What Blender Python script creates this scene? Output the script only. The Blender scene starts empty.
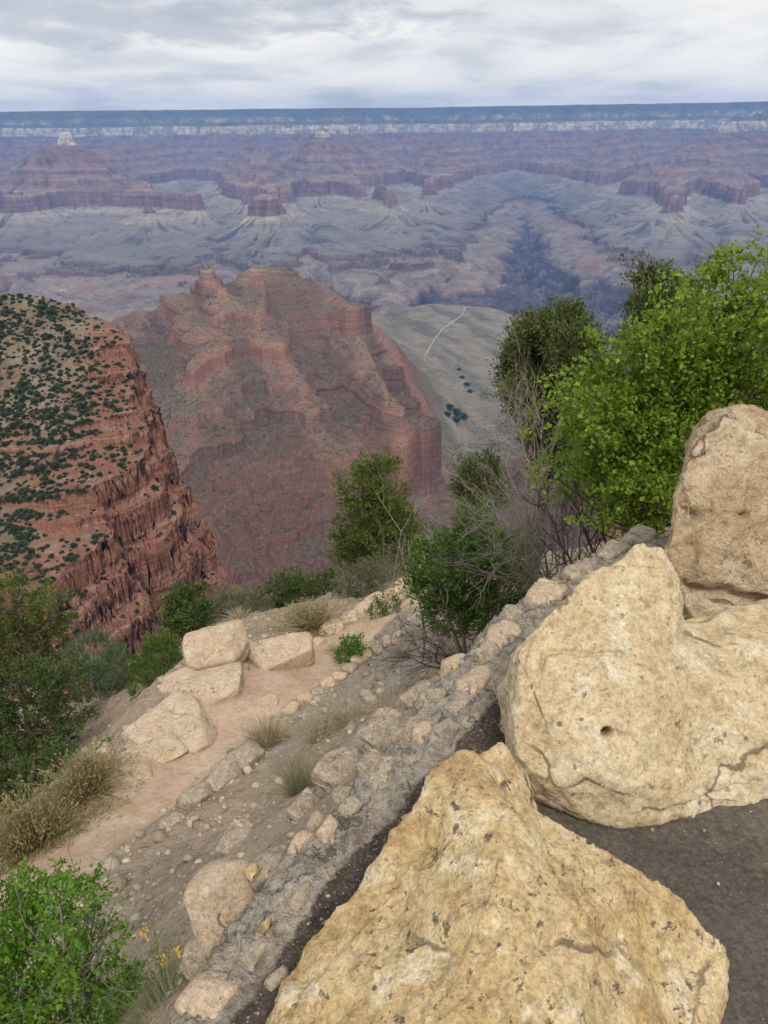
import bpy, bmesh, math, random
import numpy as np
from mathutils import Vector, Matrix

random.seed(7)
rng = np.random.default_rng(11)
R = math.radians
scene = bpy.context.scene
COL = scene.collection

# ------------------------------------------------------------------ camera
F = 769.0
PITCH, ROLL = R(27.1), R(0.5)
EYE = np.array([0.0, 0.0, 1.65])
_r0 = np.array([1.0, 0, 0]); _u0 = np.array([0, math.sin(PITCH), math.cos(PITCH)])
FWD = np.array([0, math.cos(PITCH), -math.sin(PITCH)])
RGT = math.cos(ROLL) * _r0 - math.sin(ROLL) * _u0
UPV = math.sin(ROLL) * _r0 + math.cos(ROLL) * _u0

def ray(px, py):
    return FWD + (px - 384) / F * RGT + (512 - py) / F * UPV

def P(px, py, Y):
    """the world point seen in that direction at the ground distance Y"""
    d = ray(px, py)
    return EYE + d * (Y / d[1])

def pix(v):
    """where world points appear from the standpoint of the photographer"""
    v = np.asarray(v) - EYE
    z = v @ FWD
    z = np.where(np.abs(z) < 1e-6, 1e-6, z)
    return 384 + F * (v @ RGT) / z, 512 - F * (v @ UPV) / z, z

cam = bpy.data.cameras.new("camera")
co = bpy.data.objects.new("camera", cam)
COL.objects.link(co)
M = Matrix.Identity(4)
for i, ax in enumerate((RGT, UPV, -FWD)):
    for j in range(3):
        M[j][i] = ax[j]
for j in range(3):
    M[j][3] = EYE[j]
co.matrix_world = M
cam.sensor_fit = 'VERTICAL'
cam.sensor_height = 24.0
cam.sensor_width = 18.0
cam.lens = 24.0 * F / 1024.0
cam.clip_start = 0.05
cam.clip_end = 80000
scene.camera = co

# ------------------------------------------------------------------ noise
_G2 = np.stack([np.cos(np.arange(256) / 256 * 2 * np.pi), np.sin(np.arange(256) / 256 * 2 * np.pi)], -1)
_g3 = np.random.default_rng(5).normal(size=(256, 3))
_G3 = _g3 / np.linalg.norm(_g3, axis=1)[:, None]

def _hash(*ks):
    h = np.zeros_like(ks[0], dtype=np.uint32)
    for k, m in zip(ks, (374761393, 668265263, 2147483647, 1274126177)):
        h = h + k.astype(np.int64).astype(np.uint32) * np.uint32(m)
        h = (h ^ (h >> np.uint32(13))) * np.uint32(1274126177)
    h = h ^ (h >> np.uint32(16))
    return h & np.uint32(255)

def pn2(x, y, seed=0):
    x = np.asarray(x, float); y = np.asarray(y, float)
    xi = np.floor(x); yi = np.floor(y)
    fx = x - xi; fy = y - yi
    u = fx * fx * fx * (fx * (fx * 6 - 15) + 10); v = fy * fy * fy * (fy * (fy * 6 - 15) + 10)
    sd = np.full(xi.shape, seed, dtype=np.int64)
    def g(ox, oy):
        gr = _G2[_hash(xi + ox, yi + oy, sd)]
        return gr[..., 0] * (fx - ox) + gr[..., 1] * (fy - oy)
    a = g(0, 0); b = g(1, 0); c = g(0, 1); d = g(1, 1)
    return 1.5 * ((a + (b - a) * u) * (1 - v) + (c + (d - c) * u) * v)

def pn3(p, seed=0):
    pi = np.floor(p); f = p - pi
    w = f * f * f * (f * (f * 6 - 15) + 10)
    sd = np.full(pi.shape[0], seed, dtype=np.int64)
    def g(a, b, c):
        gr = _G3[_hash(pi[:, 0] + a, pi[:, 1] + b, pi[:, 2] + c, sd)]
        return gr[:, 0] * (f[:, 0] - a) + gr[:, 1] * (f[:, 1] - b) + gr[:, 2] * (f[:, 2] - c)
    def L(a, b, t): return a + (b - a) * t
    return 1.5 * L(L(L(g(0,0,0), g(1,0,0), w[:,0]), L(g(0,1,0), g(1,1,0), w[:,0]), w[:,1]),
                   L(L(g(0,0,1), g(1,0,1), w[:,0]), L(g(0,1,1), g(1,1,1), w[:,0]), w[:,1]), w[:,2])

def fbm2(x, y, octs=5, seed=0, gain=.5, ridged=False):
    s = 0; a = 1; t = 0
    for o in range(octs):
        n = pn2(x, y, seed + o * 17)
        if ridged: n = 1 - 2 * np.abs(n) * 1.4
        s = s + a * n; t += a; a *= gain; x = x * 2.03 + 3.1; y = y * 2.03 - 1.7
    return s / t

def fbm3(p, octs=4, seed=0, gain=.5, ridged=False):
    s = 0; a = 1; t = 0
    for o in range(octs):
        n = pn3(p, seed + o * 17)
        if ridged: n = 1 - 2.8 * np.abs(n)
        s = s + a * n; t += a; a *= gain; p = p * 2.03 + 3.1
    return s / t

def sst(x, a, b):
    t = np.clip((x - a) / (b - a), 0, 1)
    return t * t * (3 - 2 * t)

class TPS:
    """thin plate spline through scattered heights"""
    def __init__(s, pts, scale, reg=1e-4):
        pts = np.array(pts, float)
        s.c = pts[:, :2] / scale; s.scale = scale
        n = len(pts)
        K = s._u(s.c, s.c) + reg * np.eye(n)
        Pm = np.c_[np.ones(n), s.c]
        A = np.zeros((n + 3, n + 3)); A[:n, :n] = K; A[:n, n:] = Pm; A[n:, :n] = Pm.T
        s.w = np.linalg.solve(A, np.r_[pts[:, 2], 0, 0, 0])
    def _u(s, a, b):
        d2 = ((a[:, None, :] - b[None]) ** 2).sum(-1)
        return .5 * d2 * np.log(d2 + 1e-12)
    def __call__(s, x, y):
        x = np.asarray(x, float); sh = x.shape
        q = np.stack([x.ravel(), np.asarray(y, float).ravel()], -1) / s.scale
        out = np.empty(len(q)); n = len(s.c)
        for i in range(0, len(q), 40000):
            qq = q[i:i + 40000]
            out[i:i + 40000] = s._u(qq, s.c) @ s.w[:n] + s.w[n] + qq @ s.w[n + 1:]
        return out.reshape(sh)

# ------------------------------------------------------------------ meshes
def mesh_np(name, V, faces, mat=None, smooth=True, attrs=None, parent=None, link=True):
    """one mesh object from arrays; faces is an (n,k) array or a list of such arrays"""
    if not isinstance(faces, (list, tuple)): faces = [faces]
    faces = [f for f in faces if len(f)]
    me = bpy.data.meshes.new(name)
    V = np.asarray(V, np.float32)
    me.vertices.add(len(V)); me.vertices.foreach_set("co", V.ravel())
    li = np.concatenate([f.ravel() for f in faces]).astype(np.int32)
    ks = np.concatenate([np.full(len(f), f.shape[1]) for f in faces])
    st = np.r_[0, np.cumsum(ks)[:-1]].astype(np.int32)
    me.loops.add(len(li)); me.loops.foreach_set("vertex_index", li)
    me.polygons.add(len(st)); me.polygons.foreach_set("loop_start", st)
    for k, a in (attrs or {}).items():
        at = me.attributes.new(k, 'FLOAT', 'POINT'); at.data.foreach_set("value", np.asarray(a, np.float32).ravel())
    me.update(calc_edges=True); me.validate()
    if smooth:
        me.polygons.foreach_set("use_smooth", np.ones(len(me.polygons), bool))
    if mat: me.materials.append(mat)
    o = bpy.data.objects.new(name, me)
    if link: COL.objects.link(o)
    if parent: o.parent = parent
    return o

def grid_faces(nr, nc):
    i = np.arange(nr * nc).reshape(nr, nc)
    return np.stack([i[:-1, :-1].ravel(), i[:-1, 1:].ravel(), i[1:, 1:].ravel(), i[1:, :-1].ravel()], -1)

def tag(o, label=None, cat=None, group=None, kind=None):
    for k, v in (("label", label), ("category", cat), ("group", group), ("kind", kind)):
        if v: o[k] = v
    return o

def empty(name, loc=(0, 0, 0)):
    o = bpy.data.objects.new(name, None); COL.objects.link(o)
    o.location = [float(q) for q in loc]; o.empty_display_size = .2
    return o

# ------------------------------------------------------------------ materials
class NB:
    """small helper for building node trees"""
    def __init__(s, name, rough=.9, spec=.2):
        s.m = bpy.data.materials.new(name); s.m.use_nodes = True
        s.nt = s.m.node_tree; s.n = s.nt.nodes; s.l = s.nt.links
        s.b = s.n["Principled BSDF"]; s.b.inputs["Roughness"].default_value = rough
        s.b.inputs["Specular IOR Level"].default_value = spec
    def node(s, t, **kw):
        n = s.n.new(t)
        for k, v in kw.items(): setattr(n, k, v)
        return n
    def set(s, sock, v):
        if hasattr(v, "is_output"): s.l.new(v, sock)
        elif isinstance(v, (tuple, list)) and len(v) == 3 and sock.type == 'RGBA': sock.default_value = (*v, 1)
        else: sock.default_value = v
    def pos(s): return s.node("ShaderNodeNewGeometry").outputs["Position"]
    def obj(s): return s.node("ShaderNodeTexCoord").outputs["Object"]
    def attr(s, name): return s.node("ShaderNodeAttribute", attribute_name=name).outputs["Fac"]
    def island(s): return s.node("ShaderNodeNewGeometry").outputs["Random Per Island"]
    def objrand(s): return s.node("ShaderNodeObjectInfo").outputs["Random"]
    def noise(s, vec, scale, detail=4, rough=.55, dist=0, kind='FBM'):
        n = s.node("ShaderNodeTexNoise"); n.noise_type = kind
        s.set(n.inputs["Vector"], vec); n.inputs["Scale"].default_value = scale
        n.inputs["Detail"].default_value = detail; n.inputs["Roughness"].default_value = rough
        n.inputs["Distortion"].default_value = dist
        return n.outputs["Fac"]
    def voro(s, vec, scale, feature='F1', rnd=1.0):
        n = s.node("ShaderNodeTexVoronoi", feature=feature)
        s.set(n.inputs["Vector"], vec); n.inputs["Scale"].default_value = scale; n.inputs["Randomness"].default_value = rnd
        return n.outputs["Distance"]
    def math(s, op, a, b=0.0, c=None, clamp=False):
        n = s.node("ShaderNodeMath", operation=op, use_clamp=clamp)
        s.set(n.inputs[0], a); s.set(n.inputs[1], b)
        if c is not None: s.set(n.inputs[2], c)
        return n.outputs[0]
    def vmul(s, v, k):
        n = s.node("ShaderNodeVectorMath", operation='MULTIPLY')
        s.set(n.inputs[0], v); n.inputs[1].default_value = k
        return n.outputs[0]
    def range(s, v, a, b, c=0.0, d=1.0):
        n = s.node("ShaderNodeMapRange"); n.interpolation_type = 'SMOOTHSTEP'
        s.set(n.inputs[0], v)
        for i, q in enumerate((a, b, c, d)): n.inputs[i + 1].default_value = q
        return n.outputs[0]
    def lin(s, v, a, b, c=0.0, d=1.0):
        n = s.node("ShaderNodeMapRange")
        s.set(n.inputs[0], v)
        for i, q in enumerate((a, b, c, d)): n.inputs[i + 1].default_value = q
        return n.outputs[0]
    def mix(s, f, a, b, mode='MIX'):
        n = s.node("ShaderNodeMix", data_type='RGBA', blend_type=mode)
        s.set(n.inputs[0], f); s.set(n.inputs[6], a); s.set(n.inputs[7], b)
        return n.outputs[2]
    def ramp(s, f, stops, interp='LINEAR'):
        n = s.node("ShaderNodeValToRGB"); s.set(n.inputs[0], f)
        e = n.color_ramp.elements; n.color_ramp.interpolation = interp
        while len(e) < len(stops): e.new(.5)
        for el, (p, c) in zip(e, stops): el.position = p
        for el, (p, c) in zip(e, stops): el.position = p; el.color = (*c, 1)
        return n.outputs[0]
    def sep(s, v):
        n = s.node("ShaderNodeSeparateXYZ"); s.set(n.inputs[0], v); return n.outputs
    def comb(s, x, y, z):
        n = s.node("ShaderNodeCombineXYZ")
        for i, q in enumerate((x, y, z)): s.set(n.inputs[i], q)
        return n.outputs[0]
    def normal_z(s): return s.sep(s.node("ShaderNodeNewGeometry").outputs["Normal"])[2]
    def bump(s, h, strength=.5, dist=.01, prev=None):
        n = s.node("ShaderNodeBump"); s.set(n.inputs["Height"], h)
        n.inputs["Strength"].default_value = strength; n.inputs["Distance"].default_value = dist
        if prev is not None: s.set(n.inputs["Normal"], prev)
        s.l.new(n.outputs[0], s.b.inputs["Normal"]); return n.outputs[0]
    def out(s, c):
        s.set(s.b.inputs["Base Color"], c); return s.m
# ------------------------------------------------------------------ strata
def layers(lst, base):
    """lst of (thickness, spread): a small spread makes a cliff, a large one a slope"""
    z = [base]; e = [0.0]
    for t, k in lst: z.append(z[-1] + t); e.append(e[-1] + t * k)
    z = np.array(z); e = np.array(e)
    e = z[0] + e * (z[-1] - z[0]) / e[-1]
    return z, e

NZ, NE = layers([(370, .55), (80, 1.5), (40, .2), (100, 1.6), (70, 1.2), (130, .16), (60, 1.3), (30, .25), (50, 1.3), (42, .25), (48, 1.3),
                 (40, .25), (25, 1.2), (90, 1.4), (120, .22), (50, 1.4), (75, .5), (90, .9), (200, 2.5)], -1380)
def n_t(e): return np.interp(e, NE, NZ)
def n_inv(z): return np.interp(z, NZ, NE)

def seg_dist(x, y, pts):
    """distance to a polyline and the height interpolated along it"""
    best = np.full(x.shape, 1e9); hz = np.zeros(x.shape)
    for (ax, ay, az), (bx, by, bz) in zip(pts[:-1], pts[1:]):
        dx, dy = bx - ax, by - ay
        t = np.clip(((x - ax) * dx + (y - ay) * dy) / (dx * dx + dy * dy + 1e-9), 0, 1)
        d = np.hypot(x - ax - t * dx, y - ay - t * dy)
        m = d < best
        best = np.where(m, d, best); hz = np.where(m, az + t * (bz - az), hz)
    return best, hz

def seg_along(x, y, pts):
    """as seg_dist, with a coordinate that runs along the line and fans out round its ends"""
    best = np.full(x.shape, 1e9); hz = np.zeros(x.shape); u = np.zeros(x.shape); s0 = 0.0
    for (ax, ay, az), (bx, by, bz) in zip(pts[:-1], pts[1:]):
        dx, dy = bx - ax, by - ay; L = math.hypot(dx, dy) + 1e-9
        t = np.clip(((x - ax) * dx + (y - ay) * dy) / (L * L), 0, 1)
        ex, ey = x - ax - t * dx, y - ay - t * dy
        d = np.hypot(ex, ey); m = d < best
        ang = np.arctan2(ex * dy - ey * dx, ex * dx + ey * dy + 1e-6)
        uu = s0 + t * L + np.where(ang > 0, 1, -1) * 5000 + np.abs(np.abs(ang) - np.pi / 2) * np.where(t < .5, -260., 260.) * ((t <= 0) | (t >= 1))
        best = np.where(m, d, best); hz = np.where(m, az + t * (bz - az), hz); u = np.where(m, uu, u); s0 += L
    return best, hz, u

def polar(azs, rows):
    az, rr = np.meshgrid(azs, rows)
    return np.tan(az) * rr, rr          # rows are distances along y

# ---- the far side of the canyon
E_RED = float(n_inv(-724))
def far_height(x, y):
    wx = x + 330 * fbm2(x / 1500, y / 1500, 4, 1) + 70 * fbm2(x / 300, y / 300, 3, 2)
    wy = y + 330 * fbm2(x / 1500, y / 1500, 4, 3) + 70 * fbm2(x / 300, y / 300, 3, 4)
    rx = x + .3 * (wx - x); ry = y + .3 * (wy - y)
    river = 4600 + 130 * np.sin(x / 700 + .6) + 70 * np.sin(x / 310)
    d = y + (wy - y) * .5 - river
    zb = np.interp(d, [-900, -60, 60, 330, 900, 1800, 1900, 3000, 4600, 6500, 8600, 9300, 9900, 14000],
                   [-1378, -1378, -1378, -1010, -975, -942, -916, -906, -885, -790, -470, -170, 145, 215])
    e = n_inv(zb)
    gully = np.zeros(x.shape)
    def ridge(pl, slope, peak=0):
        nonlocal e, gully
        pts = [tuple(P(*q)) for q in pl]
        pts = [(a, b, float(n_inv(c))) for a, b, c in pts]
        dd, hz, uu = seg_along(rx, ry, pts)
        c = hz - slope * np.maximum(dd - peak, 0)
        t_ = np.maximum(E_RED - c, 0) / slope
        c = np.where(c > E_RED, c, E_RED - 255 * (1 - np.exp(-t_ / 420)) - .02 * t_)      # concave aprons of talus below the big red cliff
        rg = .62 * fbm2(uu / 105, dd / 900, 2, 33, ridged=True) + .5 * fbm2(uu / 44, dd / 500, 2, 34, ridged=True)
        c = c + rg * 42 * sst(t_, 0, 220) * sst(t_, 2600, 900)
        gully = np.where(c > e, rg * sst(t_, 0, 60), gully)
        k = 30.0
        hh = np.clip(.5 + .5 * (e - c) / k, 0, 1)
        e = c + (e - c) * hh + k * hh * (1 - hh)
    # temples and mesas: spines that run from a promontory back to the rim, as (pixel x, pixel y, distance)
    for pl, sl, pk in (
            ([(-160, 200, 7300), (20, 198, 7450), (60, 192, 8000), (62, 165, 8450)], .46, 30), ([(196, 201, 7450), (140, 193, 7900), (72, 168, 8400)], .46, 30), ([(54, 144, 8500), (72, 144, 8550)], .62, 12),
            ([(48, 157, 8480), (92, 157, 8480)], .5, 40), ([(62, 168, 8600), (110, 160, 10500), (140, 136, 13000)], .42, 20),
            ([(263, 196, 7000), (284, 196, 7000)], .52, 24), ([(272, 207, 7300), (268, 190, 8000), (262, 168, 8800), (255, 150, 11500), (250, 130, 13500)], .46, 15), ([(248, 189, 8050), (288, 189, 8050)], .5, 30),
            ([(398, 206, 7450), (384, 195, 8200), (352, 187, 8700), (332, 164, 10000), (328, 138, 10400)], .46, 30), ([(316, 189, 8750), (330, 166, 9900)], .46, 30), ([(323, 136, 10400), (334, 136, 10450)], .6, 20), ([(330, 150, 10600), (348, 140, 11800), (362, 128, 13800)], .42, 20),
            ([(502, 202, 7850), (482, 186, 8500), (456, 166, 9600), (440, 142, 11500), (446, 126, 14000)], .46, 30), ([(424, 192, 8300), (452, 170, 9400)], .46, 30),
            ([(566, 192, 8400), (586, 172, 9500), (600, 150, 11500), (622, 130, 13500)], .46, 20),
            ([(667, 189, 6900), (684, 189, 6900)], .54, 22), ([(676, 203, 7250), (660, 173, 8600), (692, 150, 10000), (745, 116, 12000), (800, 108, 12200)], .46, 25), ([(612, 192, 7850), (632, 174, 8600), (660, 171, 8700)], .46, 30),
            ([(742, 197, 7450), (734, 173, 8600), (694, 151, 9900)], .46, 30), ([(850, 197, 7400), (822, 171, 8700), (800, 150, 9800), (795, 112, 12000)], .46, 30), ([(-260, 160, 9500), (-60, 142, 11000), (-50, 126, 13500)], .44, 30),
            ([(150, 206, 7250), (152, 207, 7200)], .52, 20)):
        ridge(pl, sl, pk)
    # side streams that cut back from the river
    for pl, s in (([(960, 4600, -1378), (1080, 5600, -1290), (1330, 7000, -1180), (1520, 8600, -1110), (1750, 10400, -980), (1950, 12600, -760)], .42),
                  ([(-760, 4600, -1370), (-1100, 5600, -1000), (-1400, 7000, -850), (-1850, 9000, -760), (-2100, 11500, -520)], .85),
                  ([(-200, 4650, -1370), (-420, 5700, -1000), (-600, 7000, -860), (-860, 8600, -770), (-1250, 11000, -560)], .85),
                  ([(420, 4600, -1370), (420, 5800, -1010), (330, 7200, -860), (250, 9000, -760), (200, 11000, -560)], .85),
                  ([(1500, 4600, -1370), (1450, 5700, -1010), (1600, 6700, -880), (2000, 7900, -800)], .85),
                  ([(2500, 4600, -1370), (2500, 5700, -1010), (2700, 6700, -860), (3050, 7700, -800)], .85),
                  ([(-2600, 4600, -1370), (-2500, 5600, -1000), (-2600, 6600, -870)], .85)):
        dd, hz = seg_dist(wx, wy, pl)
        c = n_inv(hz) + s * dd
        hh = np.clip(.5 + .5 * (c - e) / 70., 0, 1)
        e = c + (e - c) * hh - 70 * hh * (1 - hh)
    # gullies at every size
    amp = 1 - .5 * sst(y, 13600, 14600)
    low = sst(e, E_RED + 60, E_RED - 60) * sst(e, n_inv(-960.), n_inv(-900.))       # the talus country gets long spurs
    g1 = fbm2(wx / 560, wy / 560, 2, 22, ridged=True); g2 = fbm2(wx / 240, wy / 240, 2, 23, ridged=True); g3 = fbm2(x / 105, y / 105, 2, 24, ridged=True)
    e = e + amp * (34 * fbm2(wx / 1300, wy / 1300, 2, 21) + (30 - 10 * low) * g1 - 8 + (26 - 12 * low) * g2 + (12 - 4 * low) * g3 + 6 * fbm2(x / 44, y / 44, 2, 25, ridged=True))
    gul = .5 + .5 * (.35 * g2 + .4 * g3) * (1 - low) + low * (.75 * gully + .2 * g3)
    e = np.where(y > 14700, np.maximum(e, n_inv(np.full_like(e, 143.))), e)
    z = n_t(e)
    s = z + 14 * fbm2(x / 900, y / 900, 2, 31)
    z = z + 3.5 * fbm2(x / 60, y / 60, 2, 28) + np.interp(x, [-9000, -2000, 900, 9000], [-14, 0, 0, 60]) * sst(y, 9000, 13500)
    far_height.gul = gul
    return z, s

azs = np.concatenate([np.linspace(-R(42), -R(28), 110)[:-1], np.linspace(-R(28), R(28), 860), np.linspace(R(28), R(42), 110)[1:]])
rows = [4250.]
while rows[-1] < 15200: rows.append(rows[-1] + 10 * (rows[-1] / 4250) ** .9)
rows += list(np.linspace(rows[-1] + 60, 16200, 12))
X, Y = polar(azs, np.array(rows))
Z, S = far_height(X, Y); GUL = far_height.gul
Z[0, :] -= 500

def strata_mat(name, stops, lo, hi, red_patch, flat_cols, veg=.0, fine=.05, scl=1.0, flatr=(.72, .93), fmix=.62, con=1.0):
    b = NB(name, .95, .1)
    p = b.pos(); st = b.attr("strat")
    wob = b.math('MULTIPLY_ADD', b.noise(p, .004 / scl, 3), 26 * scl, -13 * scl)
    st2 = b.math('ADD', st, wob)
    f = b.lin(st2, lo, hi)
    c = b.ramp(f, [((z - lo) / (hi - lo), col) for z, col in stops])
    # thin beds
    thin = b.noise(b.comb(b.math('MULTIPLY', b.sep(p)[0], .0012), b.math('MULTIPLY', b.sep(p)[1], .0012), b.math('MULTIPLY', st2, fine)), 1.0, 5, .7)
    c = b.mix(1.0, c, b.ramp(thin, [(.3, (.55 / con, .50 / con, .47 / con)), (.5, (1, 1, 1)), (.72, (1.45, 1.4, 1.32))]), 'MULTIPLY')
    # ledges and talus keep weathered debris
    flat = b.range(b.math('ADD', b.normal_z(), b.math('MULTIPLY_ADD', b.noise(p, .012 / scl, 4), .2, -.1)), flatr[0], flatr[1])
    deb = b.mix(b.range(b.noise(p, .0035 / scl, 4), .42, .6), flat_cols[0], flat_cols[1])
    c = b.mix(b.math('MULTIPLY', flat, fmix), c, deb)
    if red_patch:
        c = b.mix(b.math('MULTIPLY', b.range(b.noise(p, .0022 / scl, 4), .56, .66), red_patch[1]), c, red_patch[0])
    sp = b.noise(p, .05 / scl, 5, .7)
    c = b.mix(1.0, c, b.ramp(sp, [(.25, (.72, .72, .74)), (.5, (1, 1, 1)), (.75, (1.28, 1.26, 1.22))]), 'MULTIPLY')
    return b, c, p, flat

far_stops = [(-1380, (.055, .05, .055)), (-1040, (.085, .07, .075)), (-1005, (.20, .16, .14)), (-960, (.26, .21, .175)), (-934, (.22, .17, .15)), (-928, (.10, .075, .065)), (-892, (.12, .085, .07)),
             (-886, (.145, .13, .118)), (-850, (.18, .16, .14)), (-790, (.25, .22, .18)), (-728, (.36, .31, .245)), (-716, (.185, .11, .09)), (-598, (.22, .135, .11)), (-588, (.32, .21, .155)),
             (-530, (.18, .11, .09)), (-500, (.27, .18, .14)), (-450, (.18, .105, .085)), (-408, (.27, .185, .145)), (-360, (.185, .115, .09)), (-320, (.23, .135, .105)),
             (-270, (.17, .10, .08)), (-214, (.20, .13, .10)), (-200, (.43, .39, .31)), (-90, (.48, .435, .35)), (-82, (.17, .165, .11)), (-40, (.13, .14, .085)),
             (-28, (.33, .30, .24)), (20, (.30, .28, .22)), (50, (.12, .125, .08)), (66, (.085, .095, .06)), (220, (.07, .085, .05))]
b, c, p, flat = strata_mat("far_strata", far_stops, -1400, 260, ((.33, .10, .08), .0), ((.13, .12, .11), (.195, .17, .145)), fmix=.45)
c = b.mix(1.0, c, b.ramp(b.math('ADD', b.attr('gully'), b.math('MULTIPLY_ADD', b.noise(p, .012, 5, .7), .5, -.25)), [(.25, (.50, .53, .52)), (.5, (.92, .92, .90)), (.75, (1.38, 1.34, 1.26))]), 'MULTIPLY')  # scrubby gullies darker, bare spurs lighter; also paints in shading for relief
zone = b.math('MULTIPLY', b.range(b.attr("strat"), -925, -945), b.range(b.attr("strat"), -1030, -990))
c = b.mix(b.math('MULTIPLY', zone, b.math('MULTIPLY', b.range(b.noise(p, .0028, 4), .54, .66), .5)), c, (.30, .13, .105))
high = b.math('MULTIPLY', b.range(b.attr("strat"), -90, -75), b.range(b.noise(p, .0035, 6, .8), .47, .54))
c = b.mix(b.math('MULTIPLY', high, .8), c, (.08, .095, .06))
c = b.mix(b.math('MULTIPLY', b.math('MULTIPLY', b.range(b.attr('strat'), -215, -205), b.range(b.noise(p, .006, 5, .75), .50, .56)), .75), c, (.13, .135, .085))
b.bump(b.noise(p, .03, 6, .7), .8, 18)
M_far = b.out(c)
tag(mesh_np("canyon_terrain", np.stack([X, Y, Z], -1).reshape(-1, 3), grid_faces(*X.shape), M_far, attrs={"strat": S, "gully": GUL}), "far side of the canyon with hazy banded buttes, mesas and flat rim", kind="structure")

# ---- red ridge below, the creek valley and the plateau
MZ, ME = layers([(430, .55), (20, .2), (60, 2.6), (100, 1.5), (140, .18)] + [(30, 1.4), (24, .17), (22, 1.3), (13, .2), (34, 1.4), (28, .17)] * 2 + [(80, 1.2), (40, .3), (140, 1.2), (600, 1.)], -1410)
_S2 = [(30, 1.4), (24, .17), (22, 1.3), (13, .2), (34, 1.4), (28, .17)] * 2
AZ, AE = layers([(430, .55), (20, .2), (60, 2.6), (60, 1.5)] + [(25, 1.3), (9, .25), (18, 1.2), (8, .25)] * 3 + _S2 + [(80, 1.2), (40, .3), (140, 1.2), (600, 1.)], -1410)
def wred(x, y): return sst(np.asarray(x, float) + .25 * (np.asarray(y, float) - 1700), -90, 40)      # the tall red cliff shows only at the right end
def m_t(e, w=1.0): return np.interp(e, ME, MZ) * w + np.interp(e, AE, AZ) * (1 - w)
_et = np.linspace(-1600, 300, 4000)
def m_inv(z, w=1.0):
    if np.isscalar(w): return np.interp(z, m_t(_et, w), _et)
    return np.array([np.interp(z_, m_t(_et, w_), _et) for z_, w_ in zip(np.ravel(z), np.ravel(w))])

def kslope(py):
    d = ray(384, py); return -d[2] / d[1]

mp = []
def mpt(px, py, Yd): mp.append(tuple(P(px, py, Yd)))
crest = [(150, 340, 2330), (175, 312, 2390), (205, 298, 2400), (232, 291, 2410), (257, 277, 2420), (290, 282, 2400), (318, 306, 2360), (345, 342, 2290)]
for q in crest: mpt(*q)
for a in (150, 200, 250, 300, 350, 400, 430):
    for py in (350, 400, 450, 500, 545, 600, 660):
        top = np.interp(a, [150, 205, 255, 290, 345, 360, 400, 440], [340, 300, 276, 280, 308, 350, 385, 420])
        if py < top + 30: continue
        if a >= 400 and py > 430: continue
        if a == 350 and py > 470: continue
        k = kslope(py)
        A = 1190 * (1 - .0008 * (300 - a) * min(1, max(0, (k - .25) / .15))) if a < 300 else 1190
        mpt(a, py, A / (.33 + k))
mpt(440, 446, 1700); mpt(395, 396, 1990); mpt(372, 372, 2130)
for q in ((452, 488, 1790), (428, 510, 1640), (400, 535, 1480), (360, 560, 1330), (472, 440, 2250), (490, 400, 2720), (482, 360, 3300), (440, 345, 3500), (405, 338, 3650), (385, 345, 3500),
          (430, 317, 4150), (465, 311, 4200), (500, 328, 3900), (370, 336, 3900), (520, 350, 3500), (395, 325, 4000), (560, 330, 4000), (640, 330, 4000),
          (505, 480, 1720), (500, 530, 1570), (600, 440, 1950), (640, 400, 1650), (760, 380, 1700), (540, 565, 1400), (640, 560, 1300), (590, 370, 2700), (650, 350, 2600), (800, 340, 3000)): mpt(*q)
for x_, y_, z_ in ((-700, 2750, -640), (-500, 2800, -700), (-300, 2850, -760), (-100, 2800, -800), (-500, 3300, -900), (-200, 3300, -910), (-900, 3200, -900), (-1500, 3000, -860), (-1500, 4000, -930), (-800, 4000, -940), (-300, 4000, -945),
                   (-1000, 2500, -640), (-1500, 2300, -600), (-1000, 1600, -500), (-700, 1500, -580), (-700, 900, -420), (-350, 900, -560), (-100, 800, -640), (200, 800, -600), (600, 800, -440),
                   (-300, 600, -440), (0, 500, -430), (400, 500, -380), (0, 250, -230), (300, 250, -200), (-200, 300, -320), (1500, 800, -300), (1500, 2000, -500), (2200, 3500, -900), (2500, 1500, -400), (-2500, 3500, -850), (-2500, 1500, -300)):
    mp.append((x_, y_, z_))
mpE = [(a, b_, float(m_inv(c_, float(wred(a, b_))))) for a, b_, c_ in mp]
_mtps = TPS(mpE, 600., 2e-3)
TOWER = P(207, 268, 2400); CAP = [P(244, 279, 2400), P(256, 267, 2410), P(288, 269, 2400), P(300, 283, 2380)]
BLOCKS = [(P(308, 288, 2350), P(322, 297, 2320), 40), (P(328, 302, 2290), P(352, 302, 2260), 40), (P(390, 366, 1990), P(397, 363, 1980), 20), (P(402, 392, 1880), P(412, 398, 1850), 24), (P(404, 414, 1770), P(424, 416, 1710), 36)]
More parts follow.
